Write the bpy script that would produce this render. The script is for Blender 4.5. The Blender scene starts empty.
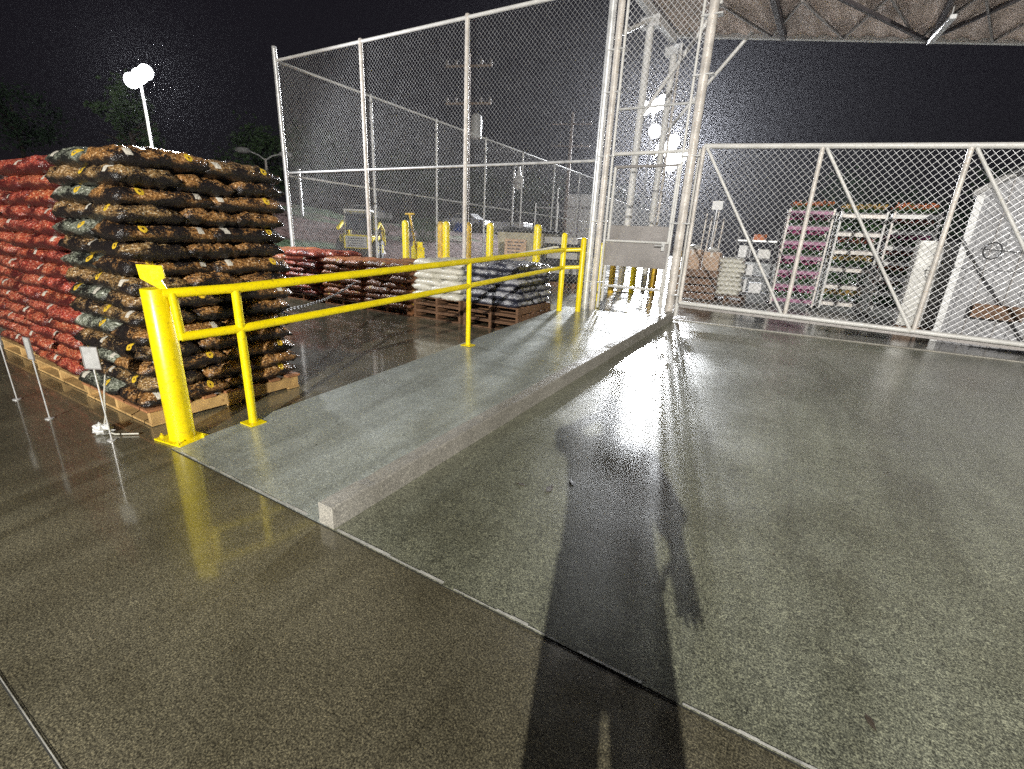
import bpy, bmesh, math, random
from mathutils import Vector, Matrix, noise as mnoise
random.seed(11)
R = math.radians
scene = bpy.context.scene
HAZE = .00016
COL = scene.collection
H = 1.55                       # eye height of the camera
SL = 0.05                      # the ramp and the drive climb 5 cm per metre
Y0, Y1 = 1.37, 8.20            # toe and top of the slope
ZT = (Y1 - Y0) * SL            # level of the yard behind the gate
GY = 8.25                      # line of the fence and the gates

# ------------------------------------------------------------------ camera
cd = bpy.data.cameras.new('camera')
cam = bpy.data.objects.new('camera', cd); COL.objects.link(cam)
ROWS = ((0.86217902, 0.50450387, 0.04607796), (-0.19230708, 0.24178037, 0.95108372), (-0.46868467, 0.82886555, -0.30547763))
m = Matrix(((ROWS[0][0], ROWS[1][0], -ROWS[2][0], 0), (ROWS[0][1], ROWS[1][1], -ROWS[2][1], 0), (ROWS[0][2], ROWS[1][2], -ROWS[2][2], H), (0, 0, 0, 1)))
cam.matrix_world = m
cd.sensor_width = 36; cd.sensor_fit = 'HORIZONTAL'; cd.lens = 456.66 / 1024 * 36
cd.clip_start = 0.03; cd.clip_end = 600
scene.camera = cam


# ------------------------------------------------------------------ materials
def base_mat(name, col=(.5, .5, .5), rough=.5, metal=0.0, spec=0.5):
    mt = bpy.data.materials.new(name); mt.use_nodes = True
    b = mt.node_tree.nodes['Principled BSDF']
    b.inputs['Base Color'].default_value = (*col, 1); b.inputs['Roughness'].default_value = rough
    b.inputs['Metallic'].default_value = metal
    b.inputs['Specular IOR Level'].default_value = spec
    return mt, mt.node_tree, b


def N(nt, t, **kw):
    n = nt.nodes.new(t)
    for k, v in kw.items():
        if k in n.inputs.keys(): n.inputs[k].default_value = v
        else: setattr(n, k, v)
    return n


def ramp(nt, fac, stops):
    r = nt.nodes.new('ShaderNodeValToRGB'); e = r.color_ramp.elements
    while len(e) < len(stops): e.new(.5)
    for el, (p, c) in zip(e, stops):
        el.position = p; el.color = (*c, 1) if len(c) == 3 else c
    nt.links.new(fac, r.inputs[0]); return r.outputs[0]


def mixc(nt, fac, a, b, blend='MIX'):
    x = nt.nodes.new('ShaderNodeMix'); x.data_type = 'RGBA'; x.blend_type = blend
    for sock, v in ((x.inputs[0], fac), (x.inputs[6], a), (x.inputs[7], b)):
        if hasattr(v, 'is_linked') or hasattr(v, 'links'): nt.links.new(v, sock)
        elif isinstance(v, (int, float)): sock.default_value = v
        else: sock.default_value = (*v, 1)
    return x.outputs[2]


def coords(nt, scale=(1, 1, 1), kind='Object'):
    t = nt.nodes.new('ShaderNodeTexCoord'); mp = nt.nodes.new('ShaderNodeMapping')
    mp.inputs['Scale'].default_value = scale
    nt.links.new(t.outputs[kind], mp.inputs[0]); return mp.outputs[0]


def noise(nt, vec, scale, detail=3, rough=.55):
    n = N(nt, 'ShaderNodeTexNoise', Scale=scale, Detail=detail, Roughness=rough)
    nt.links.new(vec, n.inputs['Vector']); return n.outputs['Fac']


def bump(nt, b, h, strength, dist=.01):
    bp = N(nt, 'ShaderNodeBump', Strength=strength, Distance=dist)
    nt.links.new(h, bp.inputs['Height']); nt.links.new(bp.outputs[0], b.inputs['Normal'])


def worn(name, col, rough=.45, metal=0.0, var=.25, scale=6, dirt=None, bmp=.0, bscale=60):
    """paint or metal with uneven tone, dirt patches and a varying gloss"""
    mt, nt, b = base_mat(name, col, rough, metal)
    v = coords(nt); n1 = noise(nt, v, scale, 5); n2 = noise(nt, v, scale * 9, 3)
    lo = tuple(c * (1 - var) for c in col); hi = tuple(min(1, c * (1 + var * .6)) for c in col)
    c = ramp(nt, n1, [(.3, lo), (.65, hi)])
    if dirt:
        f = ramp(nt, n2, [(.58, (0, 0, 0)), (.72, (1, 1, 1))]); c = mixc(nt, f, c, dirt)
    nt.links.new(c, b.inputs['Base Color'])
    nt.links.new(ramp(nt, n2, [(.3, (rough * .7,) * 3), (.7, (min(1, rough * 1.3),) * 3)]), b.inputs['Roughness'])
    if bmp: bump(nt, b, noise(nt, v, bscale, 3), bmp, .004)
    return mt


def wet_ground(name, lo, hi, grain, wet=(.16, .5), bstr=.35, big=.35, bscale=75, coat=0.0, crough=.15, gs=1.0):
    """sandy wet concrete: coarse and fine grain, darker damp patches, gloss that changes from patch to patch"""
    mt, nt, b = base_mat(name, lo, .4)
    v = coords(nt)
    a = noise(nt, v, big, 5, .6); g = noise(nt, v, grain, 2, .7); g2 = noise(nt, v, grain * .31, 4, .7); st = noise(nt, v, 1.7, 6, .65)
    c = ramp(nt, a, [(.3, lo), (.7, hi)])
    c = mixc(nt, .95 * gs, c, ramp(nt, g, [(.33, (.2, .2, .2)), (.5, (.9, .9, .9)), (.66, (2.3, 2.25, 2.1))]), 'MULTIPLY')
    c = mixc(nt, .8 * gs, c, ramp(nt, g2, [(.3, (.45, .45, .45)), (.7, (1.6, 1.58, 1.5))]), 'MULTIPLY')
    c = mixc(nt, .6, c, ramp(nt, st, [(.35, (.68, .68, .66)), (.6, (1.08, 1.08, 1.08))]), 'MULTIPLY')
    tk = noise(nt, coords(nt, (4.5, .35, 1)), 1.0, 4, .6); c = mixc(nt, .5, c, ramp(nt, tk, [(.38, (.72, .71, .68)), (.52, (1.05, 1.05, 1.05)), (.68, (1.16, 1.15, 1.12))]), 'MULTIPLY')
    sn = noise(nt, v, .8, 7, .72); c = mixc(nt, .55, c, ramp(nt, sn, [(.40, (.62, .60, .56)), (.5, (1, 1, 1)), (.62, (1.0, 1.0, 1.0)), (.7, (1.18, 1.16, 1.1))]), 'MULTIPLY')
    vo = N(nt, 'ShaderNodeTexVoronoi', Scale=3.1); vo.inputs['Randomness'].default_value = 1.0; nt.links.new(v, vo.inputs['Vector'])
    c = mixc(nt, ramp(nt, vo.outputs['Distance'], [(.022, (.8, .8, .8)), (.04, (0, 0, 0))]), c, (.02, .018, .015))
    nt.links.new(c, b.inputs['Base Color'])
    nt.links.new(ramp(nt, st, [(.36, (wet[0],) * 3), (.66, (wet[1],) * 3)]), b.inputs['Roughness'])
    ad = nt.nodes.new('ShaderNodeMath'); ad.operation = 'ADD'
    nt.links.new(noise(nt, v, bscale, 3, .6), ad.inputs[0]); nt.links.new(g, ad.inputs[1])
    bump(nt, b, ad.outputs[0], bstr, .004)
    b.inputs['Coat Weight'].default_value = coat; b.inputs['Coat Roughness'].default_value = crough; b.inputs['Coat IOR'].default_value = 1.65
    return mt


M = {}
M['lot'] = wet_ground('wet lot concrete', (.095, .087, .062), (.16, .145, .10), 150, (.2, .42), .13, coat=.7, crough=.085)
M['drive'] = wet_ground('drive concrete', (.13, .135, .102), (.205, .212, .165), 150, (.26, .40), .085, coat=.6, crough=.26)
M['ramp'] = wet_ground('ramp concrete', (.25, .275, .265), (.34, .365, .35), 150, (.28, .45), .10, coat=.4, crough=.2, gs=.6)
M['yard'] = wet_ground('yard concrete', (.2, .2, .19), (.34, .34, .33), 90, (.06, .28), .12)
M['curb'] = wet_ground('kerb concrete', (.25, .235, .21), (.36, .345, .315), 120, (.45, .7), .3, 1.2, gs=.45)
M['pale'] = worn('chipped pale edge', (.45, .44, .40), .7, 0, .4, 14, bmp=.5)
M['joint'] = worn('joint dark', (.05, .05, .045), .7)
M['yellow'] = worn('yellow enamel', (.88, .70, .004), .32, 0, .12, 5, (.55, .40, .01), .08)
M['rusty'] = worn('rust streaked yellow', (.62, .40, .03), .5, 0, .5, 9, (.22, .09, .02), .2)
M['galv'] = worn('galvanised steel', (.66, .66, .66), .38, .35, .25, 8, (.4, .39, .37), .05)
M['wiredim'] = worn('weathered wire', (.5, .5, .51), .6, .2, .2, 3)
M['wire'] = worn('galvanised wire', (.72, .72, .74), .4, .2, .15, 3)
M['whitepaint'] = worn('white painted steel', (.62, .61, .59), .42, 0, .15, 4, (.45, .42, .36))
M['shedpaint'] = worn('shed boards', (.31, .31, .325), .5, 0, .25, 2.5, (.2, .19, .18), .15, 20)
M['cream'] = worn('cream weathered pipe', (.60, .56, .52), .5, .1, .3, 5, (.4, .28, .16))
M['plate'] = worn('grey sheet plate', (.30, .28, .27), .5, .2, .2, 3, (.2, .18, .17), .1)
M['wood'] = worn('pallet pine', (.52, .33, .13), .7, 0, .4, 5, (.25, .13, .05), .4, 90)
M['woodred'] = worn('pallet red brown', (.36, .16, .07), .7, 0, .4, 5, (.2, .09, .04), .4, 90)
M['wooddark'] = worn('pallet dark wet wood', (.16, .085, .045), .6, 0, .5, 5, (.06, .03, .02), .4, 90)
M['dark'] = worn('dark plastic', (.03, .03, .034), .45, 0, .4, 6)
M['black'] = worn('black rubber', (.02, .02, .02), .6)
M['glass'] = base_mat('dark glass', (.03, .04, .06), .08)[0]
M['greysign'] = worn('grey sign face', (.42, .42, .41), .5, 0, .15, 25, (.3, .3, .3))
M['white'] = worn('white sheet', (.75, .75, .75), .5, 0, .12, 5)
M['greywrap'] = worn('grey stretch wrap', (.36, .35, .34), .35, 0, .3, 12, (.2, .2, .2), .5, 30)
M['whitewrap'] = worn('white stretch wrap', (.55, .54, .51), .3, 0, .2, 12, (.45, .42, .38), .5, 30)
M['card'] = worn('cardboard', (.42, .29, .2), .75, 0, .2, 6)
M['soffit'] = worn('pale brown metal deck', (.60, .48, .41), .6, .1, .35, 1.2, (.42, .33, .28))
M['rustbeam'] = worn('dark beam', (.08, .07, .075), .6)
M['bin'] = worn('weathered tan bin', (.30, .27, .2), .55, 0, .35, 5, (.14, .13, .1))
M['creosote'] = worn('pole timber', (.22, .16, .12), .8, 0, .35, 5)
M['bark'] = worn('bark', (.06, .045, .035), .9)
M['skin'] = base_mat('skin', (.5, .32, .24), .5)[0]
M['shirt'] = worn('dark shirt', (.05, .06, .09), .85)
M['jeans'] = worn('blue jeans', (.06, .08, .14), .9)
M['hair'] = worn('brown hair', (.05, .035, .025), .6)
M['poly'] = base_mat('thin clear plastic', (.7, .7, .68), .2)[0]
M['blue'] = worn('blue tarp', (.03, .10, .5), .5)
M['leafdead'] = worn('wet dead leaf', (.05, .035, .02), .5)


def leaf_mat(name, a, b_):
    mt, nt, b = base_mat(name, a, .6)
    v = coords(nt)
    nt.links.new(ramp(nt, noise(nt, v, 1.3, 4), [(.35, a), (.65, b_)]), b.inputs['Base Color'])
    return mt


M['leaf'] = leaf_mat('tree leaves', (.03, .065, .02), (.065, .12, .04))
M['leaf2'] = leaf_mat('dark leaves', (.025, .06, .025), (.05, .10, .05))


def hill_mat():
    mt, nt, b = base_mat('bank of bare red soil and grass', (.2, .08, .05), .9)
    v = coords(nt)
    red = ramp(nt, noise(nt, v, 1.5, 6, .7), [(.3, (.05, .026, .022)), (.7, (.15, .07, .055))])
    gr = ramp(nt, noise(nt, v, 3, 5, .7), [(.3, (.02, .045, .015)), (.7, (.06, .12, .03))])
    f = ramp(nt, noise(nt, v, .16, 3, .5), [(.56, (0, 0, 0)), (.62, (1, 1, 1))])
    nt.links.new(mixc(nt, f, red, gr), b.inputs['Base Color'])
    bump(nt, b, noise(nt, v, 3, 6), .7, .2)
    return mt


M['hill'] = hill_mat()


def bag_mat(name, film, prints, amount, label=True, wrinkle=.8, rough=.24, ring=True):
    """printed plastic sack: film colour, broken bands of print (colour taken per sack) and a pale code patch"""
    mt, nt, b = base_mat(name, film, rough)
    tc = nt.nodes.new('ShaderNodeTexCoord'); oi = nt.nodes.new('ShaderNodeObjectInfo')
    off = nt.nodes.new('ShaderNodeVectorMath'); off.operation = 'MULTIPLY_ADD'
    nt.links.new(oi.outputs['Random'], off.inputs[0]); off.inputs[1].default_value = (37, 53, 71); nt.links.new(tc.outputs['Object'], off.inputs[2])
    mp = nt.nodes.new('ShaderNodeMapping'); mp.inputs['Scale'].default_value = (1, 1, 1.6)
    nt.links.new(off.outputs[0], mp.inputs[0]); v = mp.outputs[0]
    n1 = noise(nt, v, 48, 5, .85); n2 = noise(nt, v, 5, 3, .6); n3 = noise(nt, v, 60, 2, .6)
    col = ramp(nt, noise(nt, v, 55, 3, .75), [(.3, prints[0]), (.45, prints[1]), (.57, prints[2]), (.68, prints[3])])
    col = mixc(nt, .55, col, oi.outputs['Color'], 'MULTIPLY')
    ml = nt.nodes.new('ShaderNodeMath'); ml.operation = 'ADD'
    nt.links.new(n1, ml.inputs[0]); nt.links.new(n2, ml.inputs[1])
    f = ramp(nt, ml.outputs[0], [(amount, (0, 0, 0)), (amount + .07, (1, 1, 1))])
    sp = nt.nodes.new('ShaderNodeSeparateXYZ'); nt.links.new(tc.outputs['Object'], sp.inputs[0])
    up = nt.nodes.new('ShaderNodeMapRange'); up.interpolation_type = 'SMOOTHSTEP'; up.inputs['From Min'].default_value = -.03; up.inputs['From Max'].default_value = .02
    zj = N(nt, 'ShaderNodeMath', operation='MULTIPLY_ADD'); nt.links.new(n2, zj.inputs[0]); zj.inputs[1].default_value = .12; zj.inputs[2].default_value = -.06
    za = N(nt, 'ShaderNodeMath', operation='ADD'); nt.links.new(zj.outputs[0], za.inputs[0]); nt.links.new(sp.outputs[2], za.inputs[1]); nt.links.new(za.outputs[0], up.inputs[0])
    fm = nt.nodes.new('ShaderNodeMath'); fm.operation = 'MULTIPLY'; nt.links.new(f, fm.inputs[0]); nt.links.new(up.outputs[0], fm.inputs[1])
    c = mixc(nt, fm.outputs[0], film, col)
    if label:      # pale patch near one end of the sack, on the long sides
        def win(sock, c0, w):
            s = nt.nodes.new('ShaderNodeMath'); s.operation = 'COMPARE'; nt.links.new(sock, s.inputs[0]); s.inputs[1].default_value = c0; s.inputs[2].default_value = w; return s.outputs[0]
        a1 = nt.nodes.new('ShaderNodeMath'); a1.operation = 'MULTIPLY'
        nt.links.new(win(sp.outputs[0], .21, .022), a1.inputs[0]); nt.links.new(win(sp.outputs[2], .028, .022), a1.inputs[1])
        c = mixc(nt, a1.outputs[0], c, (.62, .58, .5))
        # small round yellow emblem
        vd = nt.nodes.new('ShaderNodeVectorMath'); vd.operation = 'DISTANCE'
        cb = nt.nodes.new('ShaderNodeCombineXYZ'); nt.links.new(sp.outputs[0], cb.inputs[0]); nt.links.new(sp.outputs[2], cb.inputs[2])
        nt.links.new(cb.outputs[0], vd.inputs[0]); vd.inputs[1].default_value = (-.16, 0, .03)
        rg = nt.nodes.new('ShaderNodeMath'); rg.operation = 'COMPARE'; nt.links.new(vd.outputs['Value'], rg.inputs[0]); rg.inputs[1].default_value = .017; rg.inputs[2].default_value = .009
        if ring: c = mixc(nt, rg.outputs[0], c, (.75, .5, .04))
    nt.links.new(c, b.inputs['Base Color'])
    ad = nt.nodes.new('ShaderNodeMath'); ad.operation = 'ADD'
    nt.links.new(n3, ad.inputs[0]); nt.links.new(noise(nt, v, 14, 4, .6), ad.inputs[1])
    bump(nt, b, ad.outputs[0], wrinkle, .012)
    return mt


M['bag_black'] = bag_mat('black sack print', (.016, .013, .013), ((.035, .025, .02), (.20, .11, .05), (.46, .27, .10), (.9, .84, .72)), .972)
M['bag_red'] = bag_mat('red sack print', (.075, .014, .014), ((.09, .018, .015), (.33, .045, .04), (.56, .18, .07), (.85, .68, .6)), .90, ring=False)
M['bag_brown'] = bag_mat('brown sack print', (.26, .12, .07), ((.12, .05, .03), (.34, .14, .06), (.52, .24, .10), (.6, .45, .3)), .93)
M['bag_grey'] = bag_mat('black sack with grey print', (.015, .015, .014), ((.05, .055, .045), (.16, .17, .13), (.36, .36, .30), (.85, .85, .8)), .975)
M['bag_white'] = bag_mat('white sack print', (.62, .60, .52), ((.5, .46, .38), (.35, .3, .2), (.6, .58, .5), (.7, .7, .66)), 1.1, False, .35)
M['bag_navy'] = bag_mat('navy sack print', (.03, .032, .05), ((.05, .05, .09), (.2, .2, .24), (.5, .5, .5), (.72, .72, .72)), .95, False)


# ------------------------------------------------------------------ mesh building
class MB:
    def __init__(s): s.v = []; s.f = []

    def add(s, vs, fs):
        o = len(s.v); s.v += [tuple(p) for p in vs]; s.f += [tuple(i + o for i in f) for f in fs]; return s

    def box(s, c, d, rz=0, mat=None):
        x, y, z = (k / 2 for k in d); cs, sn = math.cos(rz), math.sin(rz); vs = []
        for dz in (-z, z):
            for dx, dy in ((-x, -y), (x, -y), (x, y), (-x, y)):
                p = Vector((c[0] + dx * cs - dy * sn, c[1] + dx * sn + dy * cs, c[2] + dz))
                vs.append(mat @ p if mat else p)
        return s.add(vs, [(3, 2, 1, 0), (4, 5, 6, 7), (0, 1, 5, 4), (1, 2, 6, 5), (2, 3, 7, 6), (3, 0, 4, 7)])

    def tube(s, a, b, r, n=10, r2=None, cap=True):
        a, b = Vector(a), Vector(b); r2 = r if r2 is None else r2; d = (b - a).normalized()
        u = d.orthogonal().normalized(); w = d.cross(u)
        vs = []
        for p, rr in ((a, r), (b, r2)):
            for i in range(n):
                t = 2 * math.pi * i / n; vs.append(p + u * (rr * math.cos(t)) + w * (rr * math.sin(t)))
        fs = [(i, (i + 1) % n, n + (i + 1) % n, n + i) for i in range(n)]
        if cap: fs += [tuple(range(n - 1, -1, -1)), tuple(range(n, 2 * n))]
        return s.add(vs, fs)

    def path(s, pts, r, n=8):
        pts = [Vector(p) for p in pts]; rings = []
        for i, p in enumerate(pts):
            d = (pts[min(i + 1, len(pts) - 1)] - pts[max(i - 1, 0)]).normalized()
            u = d.cross(Vector((.31, .17, .93))).normalized(); w = d.cross(u)
            rr = r[i] if isinstance(r, (list, tuple)) else r
            rings.append([p + u * (rr * math.cos(2 * math.pi * k / n)) + w * (rr * math.sin(2 * math.pi * k / n)) for k in range(n)])
        vs = [q for g in rings for q in g]
        fs = [(i * n + k, i * n + (k + 1) % n, (i + 1) * n + (k + 1) % n, (i + 1) * n + k) for i in range(len(pts) - 1) for k in range(n)]
        fs += [tuple(range(n - 1, -1, -1)), tuple(range((len(pts) - 1) * n, len(pts) * n))]
        return s.add(vs, fs)

    def lathe(s, c, prof, n=16):
        vs = []
        for r, z in prof:
            vs += [(c[0] + r * math.cos(2 * math.pi * k / n), c[1] + r * math.sin(2 * math.pi * k / n), c[2] + z) for k in range(n)]
        L = len(prof)
        fs = [(i * n + k, i * n + (k + 1) % n, (i + 1) * n + (k + 1) % n, (i + 1) * n + k) for i in range(L - 1) for k in range(n)]
        fs += [tuple(range(n - 1, -1, -1)), tuple(range((L - 1) * n, L * n))]
        return s.add(vs, fs)

    def ball(s, c, r, n=10, m_=7):
        r = (r, r, r) if isinstance(r, (int, float)) else r
        vs = [(c[0], c[1], c[2] - r[2])]
        for i in range(1, m_):
            t = -math.pi / 2 + math.pi * i / m_
            vs += [(c[0] + r[0] * math.cos(t) * math.cos(2 * math.pi * k / n), c[1] + r[1] * math.cos(t) * math.sin(2 * math.pi * k / n), c[2] + r[2] * math.sin(t)) for k in range(n)]
        vs.append((c[0], c[1], c[2] + r[2]))
        fs = [(0, 1 + (k + 1) % n, 1 + k) for k in range(n)]
        for i in range(m_ - 2):
            a = 1 + i * n
            fs += [(a + k, a + (k + 1) % n, a + n + (k + 1) % n, a + n + k) for k in range(n)]
        a = 1 + (m_ - 2) * n
        fs += [(a + k, a + (k + 1) % n, len(vs) - 1) for k in range(n)]
        return s.add(vs, fs)

    def prism(s, poly, a, b):
        """poly: points; swept from offset a to offset b (vectors)"""
        a, b = Vector(a), Vector(b); n = len(poly)
        vs = [Vector(p) + a for p in poly] + [Vector(p) + b for p in poly]
        return s.add(vs, [tuple(range(n - 1, -1, -1)), tuple(range(n, 2 * n))] + [(i, (i + 1) % n, n + (i + 1) % n, n + i) for i in range(n)])

    def build(s, name, mat, parent=None, smooth=False, bevel=0, origin=None):
        me = bpy.data.meshes.new(name)
        o0 = Vector(origin) if origin else Vector((0, 0, 0))
        me.from_pydata([tuple(Vector(p) - o0) for p in s.v], [], s.f)
        bm = bmesh.new(); bm.from_mesh(me); bmesh.ops.recalc_face_normals(bm, faces=bm.faces); bm.to_mesh(me); bm.free()
        me.materials.append(mat)
        if smooth:
            for p in me.polygons: p.use_smooth = True
        o = bpy.data.objects.new(name, me); COL.objects.link(o)
        o.location = o0
        if parent:
            o.parent = parent; o.location = o0 - (parent.location if origin else Vector((0, 0, 0)))
        if bevel:
            bv = o.modifiers.new('bevel', 'BEVEL'); bv.width = bevel; bv.segments = 2; bv.limit_method = 'ANGLE'
        if smooth:
            sm = me.polygons
            try: me.set_sharp_from_angle(angle=R(40))
            except Exception: pass
        return o


def tag(o, label, cat, group=None):
    o['label'] = label; o['category'] = cat
    if group: o['group'] = group
    return o


def thing(name, label, cat, loc=(0, 0, 0), rz=0, group=None):
    e = bpy.data.objects.new(name, None); COL.objects.link(e); e.empty_display_size = .1
    e.location = loc; e.rotation_euler = (0, 0, rz)
    return tag(e, label, cat, group)


def struct(o, kind='structure'):
    o['kind'] = kind; return o


def copy_tree(o, parent=None):
    c = o.copy(); COL.objects.link(c)
    c.parent = parent
    for ch in list(o.children): copy_tree(ch, c)
    return c


def zs(y): return min(max((y - Y0) * SL, 0), ZT)


# ------------------------------------------------------------------ ground
def sheet(name, pts, mat, cuts=None):
    mb = MB(); mb.add(pts, [tuple(range(len(pts)))]); return struct(mb.build(name, mat))


sheet('parking_lot', [(-150, -90, 0), (150, -90, 0), (150, 140, 0), (-150, 140, 0)], M['lot'])
RX0, CX0, CX1 = -3.55, -1.955, -1.62    # left edge of the ramp; kerb at the toe and at the top
mb = MB()
mb.prism([(RX0, Y0, -.05), (RX0, Y0, .004), (RX0, Y1, ZT), (RX0, Y1, -.05)], (0, 0, 0), (1.75, 0, 0))
# right edge follows the kerb
for i, p in enumerate(mb.v):
    if p[0] > RX0 + .1: mb.v[i] = (CX0 + .06 if p[1] < 4 else CX1 + .06, p[1], p[2])
struct(mb.build('ramp', M['ramp']))
mb = MB()
mb.add([(CX0 + .06, Y0, -.05), (CX0 + .06, Y0, .004), (30, Y0, .004), (30, Y0, -.05), (CX1 + .06, Y1, -.05), (CX1 + .06, Y1, ZT), (30, Y1, ZT), (30, Y1, -.05)],
       [(1, 2, 6, 5), (0, 3, 2, 1), (3, 7, 6, 2), (0, 1, 5, 4)])
struct(mb.build('driveway', M['drive']))
mb = MB()
mb.box((0, Y1 + 60, (ZT - .002) / 2), (180, 120, ZT - .002))
struct(mb.build('yard', M['yard']))
# kerb beside the ramp
KW, KH = .115, .135
mb = MB(); ng = 110; ring = []
for i in range(ng + 1):
    t = i / ng; y = Y0 + .004 + t * (Y1 - .05 - Y0); x = CX0 + t * (CX1 - CX0); z = zs(y)
    j = mnoise.noise(Vector((0, y * 1.3, 0))) * .004 + mnoise.noise(Vector((3, y * 9, 0))) * .004 - max(0, mnoise.noise(Vector((7, y * 5, 0))) - .35) * .03
    ring.append([(x, y, z - .02), (x, y, z + KH - .008 + j), (x + .008, y, z + KH + j), (x + KW - .008, y, z + KH + j), (x + KW, y, z + KH - .008 + j), (x + KW, y, z - .02)])
vs = [p for r_ in ring for p in r_]
fs = [(i * 6 + k, i * 6 + k + 1, (i + 1) * 6 + k + 1, (i + 1) * 6 + k) for i in range(ng) for k in range(5)] + [(0, 1, 2, 3, 4, 5), tuple(ng * 6 + k for k in (5, 4, 3, 2, 1, 0))]
mb.add(vs, fs)
struct(mb.build('curb', M['curb']))
# chipped pale arris along the toe of the slope and a dark gap before it
mb = MB(); x = RX0
while x < 9:
    L = random.uniform(.05, .2); w = random.uniform(.006, .02)
    if random.random() < .9 and not (CX0 - .01 < x + L and x < CX0 + KW): mb.add([(x, Y0 + .001, .0065), (x + L, Y0 + .001, .0065), (x + L, Y0 + w, .0065 + w * SL), (x, Y0 + w, .0065 + w * SL)], [(0, 1, 2, 3)])
    x += L
struct(mb.build('slab_edge', M['pale']))
mb = MB(); mb.add([(RX0, Y0 - .008, .002), (30, Y0 - .008, .002), (30, Y0 - .001, .002), (RX0, Y0 - .001, .002)], [(0, 1, 2, 3)])
struct(mb.build('slab_joint', M['joint']))
mb = MB()
for a, b_ in (((-30, .215), (-1.2, .165)),):
    mb.add([(a[0], a[1], .004), (b_[0], b_[1], .004), (b_[0], b_[1] + .004, .004), (a[0], a[1] + .004, .004)], [(0, 1, 2, 3)])
struct(mb.build('lot_joint', M['joint']))
mb = MB()
mb.add([(-30, .2195, .0042), (-1.2, .1695, .0042), (-1.2, .1725, .0042), (-30, .2225, .0042)], [(0, 1, 2, 3)])
struct(mb.build('lot_joint_edge', M['pale']))
# steel edge where slope meets yard
mb = MB(); mb.box((6.2, Y1 - .02, ZT + .004), (15.5, .05, .014)); struct(mb.build('gate_track_edge', M['curb']))

# bank behind the yard
def sst(a, b, x):
    t = min(max((x - a) / (b - a), 0), 1); return t * t * (3 - 2 * t)


def hz(x, y):
    d = -x
    h = ZT - .05 + 1.45 * sst(13.0, 21, d)
    h += sst(22, 31, d) * (1.6 - 1.1 * sst(18, 30, y)) + 3.0 * sst(36, 70, d)
    h += .25 * mnoise.noise(Vector((x * .3, y * .3, 0))) * sst(14, 20, d)
    return h


mb = MB(); nx, ny = 60, 90
for j in range(ny + 1):
    for i in range(nx + 1):
        x = -12.6 - 75 * (i / nx) ** 1.3; y = -12 + 130 * j / ny
        mb.v.append((x, y, hz(x, y) if i else -.1))
for j in range(ny):
    for i in range(nx):
        a = j * (nx + 1) + i; mb.f.append((a, a + 1, a + nx + 2, a + nx + 1))
struct(mb.build('hill', M['hill'], smooth=True))


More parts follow.
